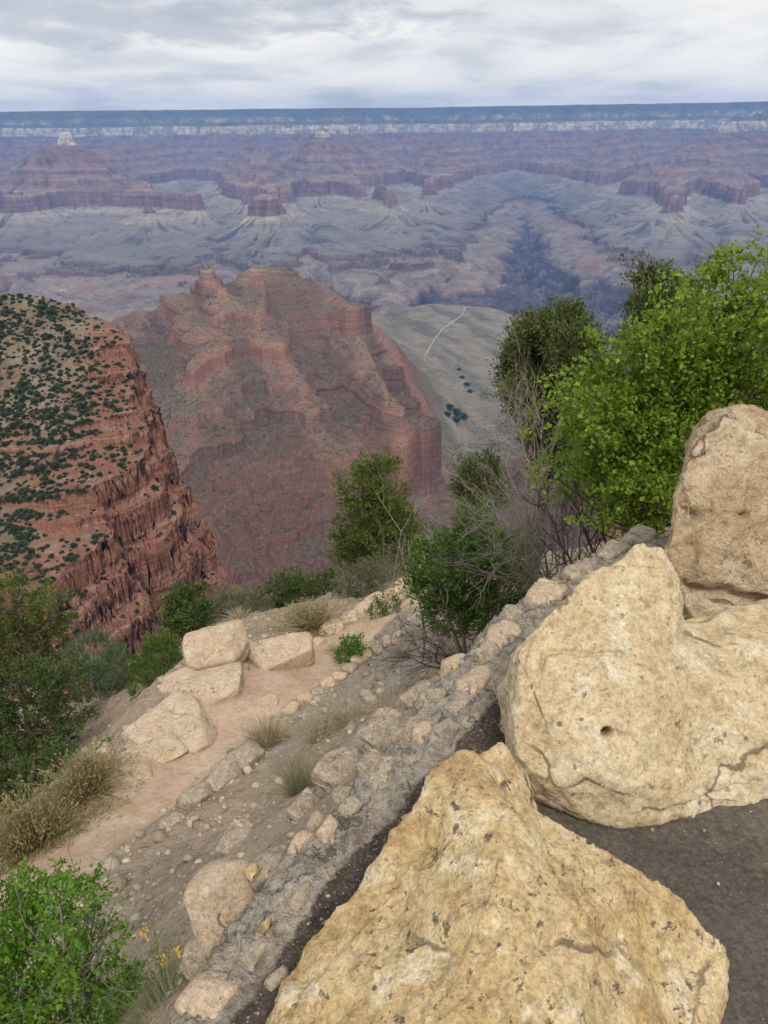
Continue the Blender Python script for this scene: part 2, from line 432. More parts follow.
def mid_height(x, y):
    wx = x + 26 * fbm2(x / 160, y / 160, 3, 41); wy = y + 26 * fbm2(x / 160, y / 160, 3, 42)
    e = _mtps(wx, wy)
    act = sst(e + 40 * fbm2(x / 120, y / 120, 3, 48), -950, -800)
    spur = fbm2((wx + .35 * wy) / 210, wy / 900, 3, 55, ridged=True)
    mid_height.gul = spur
    e = e + act * (46 * (spur - .15) + 20 * fbm2(x / 420, y / 420, 2, 43, ridged=True) - 6 + 13 * fbm2(wx / 170, wy / 170, 3, 44, ridged=True) + 7 * fbm2(x / 60, y / 60, 2, 45, ridged=True) + 3.2 * fbm2(x / 24, y / 24, 2, 46) + 2.2 * fbm2(x / 9, y / 9, 1, 49)) \
          + (1 - act) * (13 * fbm2(x / 260, y / 260, 3, 47, ridged=True) + 4 * fbm2(x / 60, y / 60, 2, 56, ridged=True))
    # red cliffs that end the ridge, stand out as walls
    for a, c_, rad in BLOCKS:
        dd, hz = seg_dist(wx, wy, [tuple(a), tuple(c_)])
        dd = dd + 13 * fbm2(x / 45, y / 45, 2, 57) + 7 * np.round(fbm2(x / 17, y / 17, 2, 58) * 3) / 3
        top = m_inv(hz); cc = top - np.interp(dd, [0, rad, rad + 12, rad + 60, 9000], [0, 5, 95, 150, 9000])
        e = np.maximum(e, cc)
    z = m_t(e, wred(wx, wy))
    for a, c_ in zip(CAP[:-1], CAP[1:]):
        dd, hz = seg_dist(wx, wy, [tuple(a), tuple(c_)])
        z = np.maximum(z, hz - np.interp(dd, [0, 26, 34, 90, 220, 9000], [0, 3, 22, 50, 140, 9000]))
    t = np.hypot((wx - TOWER[0]), (wy - TOWER[1]) * .8)
    z = np.maximum(z, TOWER[2] + 2 - np.interp(t, [0, 20, 25, 34, 40, 52, 60, 120, 9000], [0, 3, 34, 38, 74, 80, 104, 150, 9000]) + 5 * fbm2(x / 14, y / 14, 2, 51))
    # plateau edge falls into the inner gorge
    edge = 4230 + 120 * np.sin(x / 260) + 160 * fbm2(x / 500, y / 500, 3, 52) + np.interp(x, [-1200, -300, 300, 700, 1500], [-250, 0, 60, -150, -250])
    z = z - np.interp(y - edge, [-40, 0, 30, 90, 400, 1000], [0, 2, 40, 70, 430, 520])
    s = z + 5 * fbm2(x / 200, y / 200, 2, 53)
    z = z + 1.6 * fbm2(x / 18, y / 18, 3, 54) * act
    return z, s, act

azs = np.concatenate([np.linspace(-R(44), -R(22), 90)[:-1], np.linspace(-R(22), R(12), 760), np.linspace(R(12), R(44), 150)[1:]])
rows = list(np.linspace(170, 950, 40)); 
while rows[-1] < 5000: rows.append(rows[-1] + (3.2 if rows[-1] < 2500 else 3.2 + (rows[-1] - 2500) * .006))
X, Y = polar(azs, np.array(rows))
Z, S, A_ = mid_height(X, Y); GUL = mid_height.gul
mid_stops = [(-1410, (.06, .055, .06)), (-990, (.09, .075, .075)), (-975, (.22, .18, .14)), (-955, (.12, .085, .07)), (-945, (.25, .24, .17)), (-900, (.24, .235, .165)), (-800, (.27, .23, .175)), (-788, (.25, .16, .12)),
             (-775, (.25, .135, .10)), (-690, (.32, .175, .125)), (-645, (.31, .17, .12)), (-640, (.235, .165, .125)), (-600, (.26, .145, .105)), (-560, (.24, .155, .12)), (-520, (.27, .14, .10)), (-470, (.25, .155, .115)), (-430, (.30, .17, .12)), (-400, (.34, .25, .18)), (-300, (.32, .22, .15)), (-200, (.33, .24, .16))]
b, c, p, flat = strata_mat("ridge_strata", mid_stops, -1420, -150, None, ((.21, .175, .125), (.245, .165, .11)), fine=.10, scl=.25, flatr=(.74, .92), fmix=.85, con=1.5)
c = b.mix(b.math('MULTIPLY', b.range(b.attr('strat'), -600, -690), b.range(b.noise(p, .012, 5, .7), .38, .58, .15, .6)), c, (.27, .135, .09))
pl = b.range(b.attr("act"), .5, .1)
c = b.mix(b.math('MULTIPLY', pl, .9), c, b.ramp(b.noise(p, .009, 7, .72, 1.2), [(.3, (.15, .145, .105)), (.45, (.225, .21, .155)), (.55, (.275, .25, .19)), (.7, (.34, .30, .23))]))
c = b.mix(1.0, c, b.ramp(b.math('ADD', b.attr('gully'), b.math('MULTIPLY_ADD', b.noise(p, .02, 5, .7), .8, -.4)), [(.0, (.72, .72, .68)), (.3, (1.0, .98, .95)), (.7, (1.25, 1.19, 1.12))]), 'MULTIPLY')  # gully tint: darker scrub, with relief shading painted into the ridge colour
speck = b.range(b.noise(p, .13, 4, .75), .52, .59)
c = b.mix(b.math('MULTIPLY', b.math('MULTIPLY', speck, flat), .6), c, (.06, .06, .036))
stone = b.range(b.noise(p, .22, 3, .6), .60, .66)
c = b.mix(b.math('MULTIPLY', stone, .5), c, (.42, .30, .22))
b.bump(b.noise(p, .14, 6, .75), 1.0, 7)
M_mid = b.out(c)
tag(mesh_np("ridge_terrain", np.stack([X, Y, Z], -1).reshape(-1, 3), grid_faces(*X.shape), M_mid, attrs={"strat": S, "act": A_, "gully": GUL}), "red banded rock ridge above a grey green plateau and dry valley", kind="structure")

# pale foot trail crossing the plateau
tp = [(466, 306), (462, 316), (452, 322), (441, 330), (434, 340), (429, 349), (424, 356)]
def hit(fun, px, py, y0, y1, n=600):
    ys = np.linspace(y0, y1, n); d = ray(px, py)
    pts = EYE + d[None] * (ys / d[1])[:, None]
    z = fun(pts[:, 0], pts[:, 1]); i = np.argmax(pts[:, 2] <= z)
    if pts[i, 2] > z[i]: return None
    if i == 0: return pts[0]
    a, c_ = ys[i - 1], ys[i]
    ys = np.linspace(a, c_, 60); pts = EYE + d[None] * (ys / d[1])[:, None]; z = fun(pts[:, 0], pts[:, 1]); i = np.argmax(pts[:, 2] <= z)
    return np.array([pts[i, 0], pts[i, 1], z[i]])
mid_z = lambda x, y: mid_height(x, y)[0]
def ribbon(pts, w, fun, lift, n):
    pts = np.array(pts); s = np.r_[0, np.cumsum(np.hypot(*np.diff(pts[:, :2], axis=0).T))]
    t = np.linspace(0, s[-1], n); x = np.interp(t, s, pts[:, 0]); y = np.interp(t, s, pts[:, 1])
    k = np.ones(9) / 9
    x = np.convolve(np.pad(x, 4, 'edge'), k, 'valid'); y = np.convolve(np.pad(y, 4, 'edge'), k, 'valid')
    tx, ty = np.gradient(x), np.gradient(y); L = np.hypot(tx, ty)
    nx, ny = -ty / L, tx / L
    off = np.linspace(-.5, .5, 9)
    wv = w * (1 + .35 * pn2(t / (w * 8), t * 0, 3))
    XX = x[:, None] + nx[:, None] * off * wv[:, None]; YY = y[:, None] + ny[:, None] * off * wv[:, None]
    return np.stack([XX, YY, fun(XX, YY) + lift * (1 - 1.5 * (2 * np.abs(off[None])) ** 4)], -1).reshape(-1, 3), grid_faces(n, 9)
hp = [hit(mid_z, a, c_, 2600, 4600) for a, c_ in tp]
hp = [h for h in hp if h is not None]
b = NB("pale_trail", .95); M_trail = b.out(b.ramp(b.noise(b.pos(), .05, 4), [(.3, (.36, .28, .20)), (.7, (.50, .39, .29))]))
if len(hp) > 2:
    V, Fc = ribbon(hp, 8., mid_z, 3.0, 160)
    tag(mesh_np("trail_path", V, Fc, M_trail), "thin pale foot trail crossing the distant plateau", kind="structure")

# ---- shrub dotted hillside on the left
hpts = [P(*q) for q in ((-90, 285, 560), (0, 297, 520), (40, 310, 510), (80, 322, 500), (110, 333, 490), (135, 350, 470), (150, 374, 450),
                        (0, 340, 472), (60, 360, 455), (110, 380, 435), (-90, 400, 420), (0, 400, 412), (70, 410, 405), (130, 430, 395), (-90, 500, 345), (0, 500, 350), (60, 500, 345), (110, 490, 360),
                        (0, 560, 312), (70, 560, 315), (120, 560, 318), (0, 620, 282), (70, 620, 285), (120, 630, 280), (-90, 620, 285), (0, 690, 252), (120, 690, 250), (-200, 450, 385), (-200, 600, 300), (-200, 280, 570))]
_htps = TPS(hpts, 100., 1e-2)
edge_px = [(40, 700, 240), (55, 640, 280), (82, 575, 312), (108, 530, 335), (96, 500, 352), (128, 462, 375), (146, 432, 395), (136, 402, 420), (140, 374, 450), (137, 350, 470), (124, 338, 500), (108, 330, 540), (40, 312, 640), (-20, 300, 800)]
_ep = np.array([P(*q) for q in edge_px])
def hill_parts(x, y):
    xe = np.interp(y, _ep[:, 1], _ep[:, 0])
    jag = 9 * fbm2(y / 40, y * 0 + .3, 3, 61) + 1.0 * fbm2(x / 13, y / 13, 2, 62)
    blk = np.round(fbm2(x / 16, y / 16, 2, 72) * 5) / 5; blk2 = np.round(fbm2(x / 5.5, y / 5.5, 1, 73) * 4) / 4
    d = x - xe - jag - 6 * blk - .3 * blk2
    d = d * (1 + .6 * sst(y, 370, 450)) + sst(d, 0, 25) * (14 * fbm2(x / 70, y / 70, 3, 59, ridged=True) + .8 * fbm2(x / 9, y / 9, 2, 60))
    yc = np.interp(x, [-420, -255, -190, -150, -110], [580, 525, 508, 478, 440]) + 5 * fbm2(x / 20, x * 0, 2, 63)
    return d, y - yc
def hill_height(x, y):
    d, bk = hill_parts(x, y)
    wx = x + 4 * fbm2(x / 30, y / 30, 2, 64); wy = y + 4 * fbm2(x / 30, y / 30, 2, 65)
    xe = np.interp(y, _ep[:, 1], _ep[:, 0])
    z0 = _htps(np.minimum(x, xe + 4), y)
    z = z0 + 2.2 * fbm2(x / 60, y / 60, 3, 66, ridged=True) + 1.2 * fbm2(x / 14, y / 14, 3, 67, ridged=True)
    # ledges: strong near the brink, faint on the open slope
    st = z + 5 * fbm2(x / 80, y / 80, 2, 68)
    per = 23.0
    ph = st / per; fr = ph - np.floor(ph)
    ter = (np.floor(ph) + np.interp(fr, [0, .40, .46, .56, .61, 1], [0, .12, .50, .56, .93, 1])) * per
    near = sst(d, -70, -12) * (.75 + .5 * fbm2(x / 35, y / 35, 2, 69)) * sst(d, 30, 2) + .22 * sst(fbm2(x / 45, y / 45, 2, 70), .15, .4)
    near = np.clip(near, 0, 1)
    z = z + (ter - st) * near
    drop = np.interp(d, [-5, 0, 1.5, 8, 9.5, 18, 20, 29, 32, 46, 49, 66, 70, 96, 101, 135, 200, 330], [0, 1, 14, 20, 34, 42, 60, 70, 92, 106, 128, 146, 166, 192, 212, 246, 310, 430])
    drop = drop + sst(d, 0, 10) * 1.5 * fbm2(x / 16, y / 16, 3, 71)
    z = z - drop - np.interp(bk, [0, 5, 20, 60, 320], [0, 1, 16, 90, 470])
    return z, np.maximum(near, sst(d, 0, 8)), d
azs = np.r_[np.linspace(-R(44), -R(27), 200)[:-1], np.linspace(-R(27), -R(10), 640)[:-1], np.linspace(-R(10), R(2), 110)]
rows = np.r_[np.linspace(205, 560, 540), np.linspace(562, 800, 90)]
X, Y = polar(azs, rows)
Z, NR, D_ = hill_height(X, Y)
# beds that jut and joints that break the steep faces
HV = np.stack([X, Y, Z], -1)
gu = np.gradient(HV, axis=1); gv = np.gradient(HV, axis=0)
HN = np.cross(gu, gv); HN /= np.linalg.norm(HN, axis=-1, keepdims=True) + 1e-9
stp_ = sst(HN[..., 2], .80, .45)
q = HV.reshape(-1, 3); zz_ = q[:, 2] + 2.0 * fbm2(q[:, 0] / 50, q[:, 1] / 50, 2, 74)
bed = 1.7 * np.round(pn2(zz_ / 3.4, zz_ * 0 + q[:, 0] / 300, 75) * 5) / 5 + 3.0 * np.round(pn2(zz_ / 10.5, q[:, 0] / 200, 76) * 4) / 4
qb = q / np.array([6.5, 6.5, 5.0]); blk3 = np.round(pn3(qb, 77) * 4) / 4
qb2 = q / np.array([2.6, 2.6, 2.2]); blk4 = np.round(pn3(qb2, 78) * 3) / 3
dsp = (bed + 1.5 * blk3 + .6 * blk4 + .8 * fbm3(q / 1.4, 2, 79)).reshape(X.shape) * stp_
HV = HV + np.stack([HN[..., 0], HN[..., 1], HN[..., 2] * .3], -1) * dsp[..., None]
b = NB("hillside_soil", .95, .1); p = b.pos()
soil = b.ramp(b.noise(p, .022, 5, .6), [(.3, (.17, .125, .085)), (.45, (.23, .175, .125)), (.58, (.31, .25, .185)), (.68, (.25, .155, .105)), (.8, (.22, .12, .08))])
redz = b.math('ADD', b.math('MULTIPLY', b.attr("near"), .5), b.math('MULTIPLY_ADD', b.noise(p, .017, 4, .6), 1.1, -.55))
soil = b.mix(b.range(redz, .06, .30), soil, b.ramp(b.noise(p, .08, 4), [(.3, (.23, .10, .065)), (.5, (.29, .145, .10)), (.7, (.36, .215, .155))]))
blotch = b.noise(p, .35, 5, .78)
soil = b.mix(b.range(blotch, .58, .66), soil, (.45, .37, .28)); soil = b.mix(b.math('MULTIPLY', b.range(blotch, .42, .36), .7), soil, (.15, .12, .075))
steep = b.range(b.math('ADD', b.normal_z(), b.math('MULTIPLY_ADD', blotch, .2, -.1)), .80, .58)
thin = b.noise(b.comb(b.math('MULTIPLY', b.sep(p)[0], .012), b.math('MULTIPLY', b.sep(p)[1], .012), b.math('MULTIPLY', b.sep(p)[2], .55)), 1.0, 4, .7)
rock = b.ramp(thin, [(.34, (.21, .085, .055)), (.45, (.32, .145, .095)), (.55, (.39, .19, .13)), (.66, (.48, .30, .22))])
c = b.mix(steep, soil, rock)
jt = b.voro(b.vmul(p, (1, 1, .45)), .22)
c = b.mix(b.math('MULTIPLY', steep, b.range(b.noise(b.vmul(p, (1, 1, .7)), .3, 4, .7), .50, .42, 0., .2)), c, (.17, .075, .05))
b.bump(b.math('ADD', b.noise(p, .8, 6, .75), b.math('ADD', b.math('MULTIPLY', jt, 1.1), b.math('MULTIPLY', thin, .9))), 1.0, 1.6)
M_hill = b.out(c)
tag(mesh_np("hillside", HV.reshape(-1, 3), grid_faces(*X.shape), M_hill, attrs={"near": NR}), "tan and red hillside dotted with dark shrubs and broken cliffs", kind="structure")
hill_z = lambda x, y: hill_height(x, y)[0]
# ------------------------------------------------------------------ the slope below the rim
WALL = np.array([(.8 * .11, -.6 * .11)]) + np.array([(-.95, .1), (-.6, .7), (-.414, 1.04), (-.22, 1.36), (.05, 1.71), (.29, 2.03), (.61, 2.49), (.93, 2.80), (1.3, 3.0), (2.0, 3.2), (4.0, 3.6), (9, 4.5)])
def wall_side(x, y):
    """signed distance to the wall line, positive on the rim side"""
    x = np.asarray(x, float); y = np.asarray(y, float)
    best = np.full(x.shape, 1e9); sg = np.zeros(x.shape)
    for (ax, ay), (bx, by) in zip(WALL[:-1], WALL[1:]):
        dx, dy = bx - ax, by - ay
        t = np.clip(((x - ax) * dx + (y - ay) * dy) / (dx * dx + dy * dy), 0, 1)
        d = np.hypot(x - ax - t * dx, y - ay - t * dy)
        c_ = dx * (y - ay) - dy * (x - ax)
        m = d < best
        best = np.where(m, d, best); sg = np.where(m, -np.sign(c_), sg)
    return best * sg

gp = []
def g(px, py, Yd): gp.append(tuple(P(px, py, Yd)))
for q in ((60, 860, 5.5), (130, 800, 6.7), (180, 765, 7.6), (230, 740, 8.3), (300, 690, 10), (350, 650, 12), (400, 610, 14.2), (430, 588, 16),
          (150, 722, 8.5), (100, 772, 7.1), (30, 862, 5.7), (215, 655, 11.0), (280, 640, 12.3),
          (128, 712, 9.8), (85, 770, 9.0), (40, 800, 12), (0, 800, 13), (-100, 800, 14), (100, 735, 15), (90, 705, 22), (0, 715, 24), (-100, 690, 26), (180, 650, 16), (250, 622, 19), (320, 602, 20), (400, 572, 22),
          (330, 735, 6.9), (400, 680, 8.2), (300, 790, 4.8), (220, 830, 4.9), (420, 645, 10), (455, 605, 12), (380, 760, 4.6), (430, 700, 4.0), (270, 770, 6.6), (250, 760, 7.2), (310, 705, 9.0), (360, 672, 10.6),
          (200, 880, 3.4), (120, 920, 3.4), (80, 1000, 2.7), (20, 900, 4.6), (-60, 960, 3.8), (160, 960, 2.6)): g(*q)
gp += [(.1, 5.2, -3.0), (1, 5, -2.1), (2, 5.4, -1.7), (3, 7, -2.8), (1, 8, -4.6), (4, 10, -4.2), (2, 12, -6.8), (5, 18, -9), (0.5, 12, -6.6), (9, 14, -5), (9, 9, -2), (14, 20, -8), (1, 18, -10),
       (-12, 40, -37), (0, 40, -36), (12, 40, -32), (-40, 40, -46), (40, 40, -28), (0, 75, -75), (-40, 75, -80), (40, 75, -66), (0, 125, -125), (-60, 125, -130), (70, 125, -115), (-14, 8, -12), (-25, 15, -22), (-8, 4, -6.5), (-20, 0, -14), (-5, 0, -3.6), (-3, -2, -1.6)]
for (ax, ay), (bx, by) in zip(WALL[:-1], WALL[1:]):
    L = math.hypot(bx - ax, by - ay)
    gp.append(((ax + bx) / 2 - .30 * (by - ay) / L, (ay + by) / 2 + .30 * (bx - ax) / L, -.42))
_gtps = TPS(gp, 3., 3e-3)
TRAIL = np.array([P(*q)[:2] for q in ((-20, 940, 4.3), (50, 868, 5.45), (105, 815, 6.4), (150, 780, 7.2), (195, 745, 8.15), (240, 712, 9.15), (290, 678, 10.5), (340, 645, 12.1), (380, 617, 13.7), (408, 597, 15.2), (430, 580, 17))])
def trail_dist(x, y):
    return seg_dist(np.asarray(x, float), np.asarray(y, float), [(a, b_, 0) for a, b_ in TRAIL])[0]
def ground_height(x, y):
    x = np.asarray(x, float); y = np.asarray(y, float)
    z = _gtps(x, y); ws = wall_side(x, y); td = trail_dist(x, y)
    rough = sst(td, .55, 1.1); far = np.clip(np.hypot(x, y) / 8, .35, 6)
    z = z + rough * (.10 * fbm2(x / .9, y / .9, 3, 81) + .045 * fbm2(x / .22, y / .22, 3, 82, ridged=True)) * far ** .7 + .015 * fbm2(x / .12, y / .12, 2, 83) + .03 * fbm2(x / .6, y / .6, 2, 84)
    z = z + sst(np.hypot(x, y), 15, 60) * 2.5 * fbm2(x / 9, y / 9, 4, 85, ridged=True)
    z = np.where(ws > -.25, np.minimum(z, -.35), z)
    k = sst(ws, .14, .26)
    return z * (1 - k) + (-.05) * k
def nonuni(lo, hi, c, n, k):
    t = np.linspace(0, 1, n); a = np.arcsinh((lo - c) * k); b_ = np.arcsinh((hi - c) * k)
    return c + np.sinh(a + (b_ - a) * t) / k
gx = nonuni(-75, 75, -.6, 640, .9); gy = nonuni(-4, 128, 2.2, 620, .5)
XX, YY = np.meshgrid(gx, gy)
ZZ = ground_height(XX, YY)
b = NB("slope_soil", .95, .1); p = b.pos()
td = trail_dist(XX, YY)
big = b.noise(p, .55, 5, .65); fine = b.noise(p, 9, 5, .75); mid_ = b.noise(p, 2.6, 7, .78)
base = b.ramp(big, [(.3, (.26, .20, .14)), (.5, (.36, .285, .205)), (.65, (.42, .335, .24)), (.8, (.30, .20, .125))])
base = b.mix(b.range(mid_, .55, .68), base, (.45, .37, .27))
base = b.mix(b.math('MULTIPLY', b.range(mid_, .44, .34), .75), base, (.15, .115, .075))
trail = b.ramp(b.noise(p, 1.3, 5, .6), [(.3, (.42, .31, .21)), (.55, (.52, .385, .275)), (.75, (.57, .45, .33))])
grey = b.ramp(b.noise(p, 3, 5, .7), [(.3, (.26, .22, .175)), (.55, (.36, .31, .25)), (.75, (.44, .385, .31))])
c = b.mix(b.attr("gravel"), base, grey)
c = b.mix(b.range(b.math('ADD', b.attr("trail"), b.math('MULTIPLY_ADD', mid_, .5, -.25)), .35, .65), c, trail)
c = b.mix(1.0, c, b.ramp(fine, [(.25, (.66, .64, .62)), (.5, (1, 1, 1)), (.75, (1.3, 1.28, 1.25))]), 'MULTIPLY')
grain = b.voro(p, 38)
c = b.mix(b.math('MULTIPLY', b.range(grain, .30, .12), .35), c, (.50, .42, .33))
b.bump(b.math('ADD', fine, b.math('MULTIPLY', grain, .5)), .9, .035)
M_slope = b.out(c)
tw = sst(td, .95, .55)
GP = np.array([P(*q)[:2] for q in ((300, 735, 7.6), (345, 705, 8.3), (385, 675, 9.2), (415, 645, 11))])
gd = seg_dist(XX, YY, [(a, b_, 0) for a, b_ in GP])[0]
tag(mesh_np("ground", np.stack([XX, YY, ZZ], -1).reshape(-1, 3), grid_faces(*XX.shape), M_slope, attrs={"trail": tw, "gravel": sst(gd, 1.1, .55)}), "steep dusty slope with a trodden dirt trail below the rim", kind="structure")

# the trail surface itself
tpts = [(a, b_, 0) for a, b_ in TRAIL]
gz = lambda x, y: ground_height(x, y)
def gz1(x, y): return float(ground_height(np.array([x]), np.array([y]))[0])
b = NB("trail_dirt", .95, .1); p = b.pos()
c = b.ramp(b.noise(p, 1.5, 6, .65), [(.28, (.41, .29, .20)), (.5, (.52, .375, .265)), (.72, (.59, .46, .345))])
c = b.mix(1.0, c, b.ramp(b.noise(p, 14, 5, .75), [(.25, (.7, .68, .66)), (.5, (1, 1, 1)), (.75, (1.25, 1.24, 1.22))]), 'MULTIPLY')
gr = b.voro(p, 55)
c = b.mix(b.math('MULTIPLY', b.range(gr, .28, .1), .4), c, (.52, .43, .33))
b.bump(b.math('ADD', b.noise(p, 14, 5, .75), b.math('MULTIPLY', gr, .4)), .8, .02)
V, Fc = ribbon(tpts, 1.5, gz, .06, 260)
tag(mesh_np("dirt_path", V, Fc, b.out(c)), "trodden tan dirt trail running down between the rocks", kind="structure")

# ---- dark asphalt walk on the rim
b = NB("asphalt", .9, .25); p = b.pos()
gr = b.voro(p, 130); gr2 = b.voro(p, 60)
c = b.ramp(b.noise(p, 5, 5, .7), [(.3, (.075, .062, .052)), (.7, (.13, .11, .093))])
cell = b.node("ShaderNodeTexVoronoi"); b.set(cell.inputs["Vector"], p); cell.inputs["Scale"].default_value = 130
cs = b.sep(cell.outputs["Color"])[0]
c = b.mix(b.math('MULTIPLY', b.range(cs, .45, 1.0), b.range(gr, .55, .25)), c, (.15, .125, .105))
c = b.mix(b.math('MULTIPLY', b.range(b.noise(p, 3.2, 7, .75), .48, .62), .55), c, (.20, .165, .13))
c = b.mix(1.0, c, b.ramp(b.noise(p, 60, 5, .8), [(.32, (.55, .53, .5)), (.5, (1, 1, 1)), (.7, (1.5, 1.45, 1.4))]), 'MULTIPLY')
b.bump(b.math('SUBTRACT', b.math('MULTIPLY', b.noise(p, 90, 6, .8), 1.2), b.math('MULTIPLY', gr, .5)), .8, .006)
M_asph = b.out(c)
axs = np.linspace(-1.5, 7, 340); ays = np.linspace(-2.5, 6.5, 340)
XX, YY = np.meshgrid(axs, ays); ws = wall_side(XX, YY)
ZZ = .004 * fbm2(XX / .12, YY / .12, 3, 91) + .012 * fbm2(XX / .7, YY / .7, 2, 92) - .012 * sst(ws, .24, .08)
fi = grid_faces(*XX.shape); keep = ((ws + .035 * fbm2(XX / .07, YY / .07, 3, 93)).ravel()[fi] > .09).all(1)
tag(mesh_np("pavement", np.stack([XX, YY, ZZ], -1).reshape(-1, 3), fi[keep], M_asph), "dark gritty asphalt walk beside the big boulders", kind="structure")

# ------------------------------------------------------------------ stone
def rock_mat(name, cols, dark=.5, rough_=.9, scl=1.0, grey=(.30, .27, .23), orange=None, pits=.6, bump=.6, lich=.60, crk=1.7):
    b = NB(name, rough_, .15); p = b.obj()
    n1 = b.noise(p, 2.2 * scl, 6, .62, .4); n2 = b.noise(p, 9 * scl, 6, .7); n3 = b.noise(p, 34 * scl, 5, .75); n4 = b.noise(p, 110 * scl, 3, .7)
    c = b.ramp(n1, [(.28, cols[0]), (.45, cols[1]), (.58, cols[2]), (.75, cols[3])])
    c = b.mix(b.math('MULTIPLY', b.range(n2, .52, .64), .8), c, cols[3])
    c = b.mix(b.math('MULTIPLY', b.range(n2, .48, .36), .8), c, cols[0])
    if orange:
        c = b.mix(b.math('MULTIPLY', b.range(b.noise(p, 3.1 * scl, 5, .6), .56, .68), .7), c, orange)
    c = b.mix(1.0, c, b.ramp(n3, [(.3, (.55, .52, .46)), (.48, (1, 1, 1)), (.7, (1.22, 1.2, 1.17))]), 'MULTIPLY')
    c = b.mix(1.0, c, b.ramp(n4, [(.32, (.74, .71, .66)), (.5, (1, 1, 1)), (.68, (1.18, 1.17, 1.14))]), 'MULTIPLY')
    # small dark specks of every size
    wv0 = b.node('ShaderNodeVectorMath', operation='ADD'); b.set(wv0.inputs[0], p)
    nz0 = b.node('ShaderNodeTexNoise'); b.set(nz0.inputs['Vector'], p); nz0.inputs['Scale'].default_value = 60 * scl; nz0.inputs['Detail'].default_value = 4
    b.set(wv0.inputs[1], b.vmul(nz0.outputs['Color'], (.022 / scl,) * 3))
    v1 = b.node('ShaderNodeTexVoronoi'); b.set(v1.inputs['Vector'], wv0.outputs[0]); v1.inputs['Scale'].default_value = 34 * scl
    rad1 = b.math('MULTIPLY', b.range(b.sep(v1.outputs['Color'])[0], .55, 1.0), .24)
    sp1 = b.math('MULTIPLY', b.math('GREATER_THAN', rad1, v1.outputs['Distance']), b.range(b.noise(p, 4.5 * scl, 5, .65), .42, .60))
    c = b.mix(b.math('MULTIPLY', sp1, dark), c, (.10, .075, .05))
    # grey and black lichen in patches
    lz = b.math('MULTIPLY', b.range(b.noise(p, 24 * scl, 6, .74, .5), lich + .035, lich + .07), b.range(n3, .42, .54))
    c = b.mix(b.math('MULTIPLY', lz, dark), c, (.075, .06, .045))
    gz_ = b.range(b.noise(p, 13 * scl, 5, .7, .3), .66, .72)
    c = b.mix(b.math('MULTIPLY', gz_, .55), c, grey)
    e_ = b.node('ShaderNodeTexVoronoi', feature='DISTANCE_TO_EDGE'); wv = b.node('ShaderNodeVectorMath', operation='ADD'); b.set(wv.inputs[0], p)
    nz = b.node('ShaderNodeTexNoise'); b.set(nz.inputs['Vector'], p); nz.inputs['Scale'].default_value = 4 * scl; nz.inputs['Detail'].default_value = 5
    b.set(wv.inputs[1], b.vmul(nz.outputs['Color'], (.35 / scl,) * 3)); b.set(e_.inputs['Vector'], wv.outputs[0]); e_.inputs['Scale'].default_value = crk * scl
    ck = b.math('MULTIPLY', b.range(e_.outputs['Distance'], .016, .004), b.range(b.noise(p, 2.7 * scl, 3), .47, .56))
    c = b.mix(b.math('MULTIPLY', ck, .75), c, (.13, .095, .06))
    # fine pits
    pt = b.voro(p, 46 * scl); pm = b.range(pt, .20, .06)
    pk = b.range(b.noise(p, 6 * scl, 4), .5, .62)
    c = b.mix(b.math('MULTIPLY', b.math('MULTIPLY', pm, pk), pits), c, (.10, .07, .045))
    h = b.math('ADD', b.math('MULTIPLY', n2, .9), b.math('ADD', b.math('MULTIPLY', n3, .6), b.math('MULTIPLY', n4, .35)))
    h = b.math('SUBTRACT', h, b.math('ADD', b.math('MULTIPLY', b.math('MULTIPLY', pm, pk), .35), b.math('MULTIPLY', ck, .5)))
    b.bump(h, bump, .03 / scl)
    return b.out(c)
M_yellow = rock_mat("yellow_limestone", [(.37, .25, .125), (.50, .365, .19), (.575, .45, .27), (.67, .58, .42)], dark=.85, orange=(.50, .29, .085), lich=.535)
M_cream = rock_mat("cream_limestone", [(.42, .315, .185), (.505, .40, .255), (.555, .455, .305), (.62, .535, .40)], dark=.7, bump=.4, lich=.57)
M_tan = rock_mat("tan_limestone", [(.38, .265, .155), (.48, .36, .225), (.54, .42, .285), (.62, .51, .37)], dark=.6, bump=.9, pits=.8, lich=.58)
M_pale = rock_mat("pale_sandstone", [(.41, .30, .205), (.50, .385, .275), (.56, .45, .335), (.63, .535, .42)], dark=.7, scl=2.0, orange=(.52, .36, .19), crk=1.1)
M_greyrock = rock_mat("grey_sandstone", [(.27, .22, .165), (.38, .315, .24), (.46, .39, .305), (.56, .49, .40)], dark=.8, scl=1.6, lich=.52)
M_mortar = rock_mat("grey_mortar", [(.16, .135, .11), (.24, .205, .17), (.30, .26, .215), (.37, .325, .27)], dark=.9, scl=2.0, bump=1.0, lich=.48)

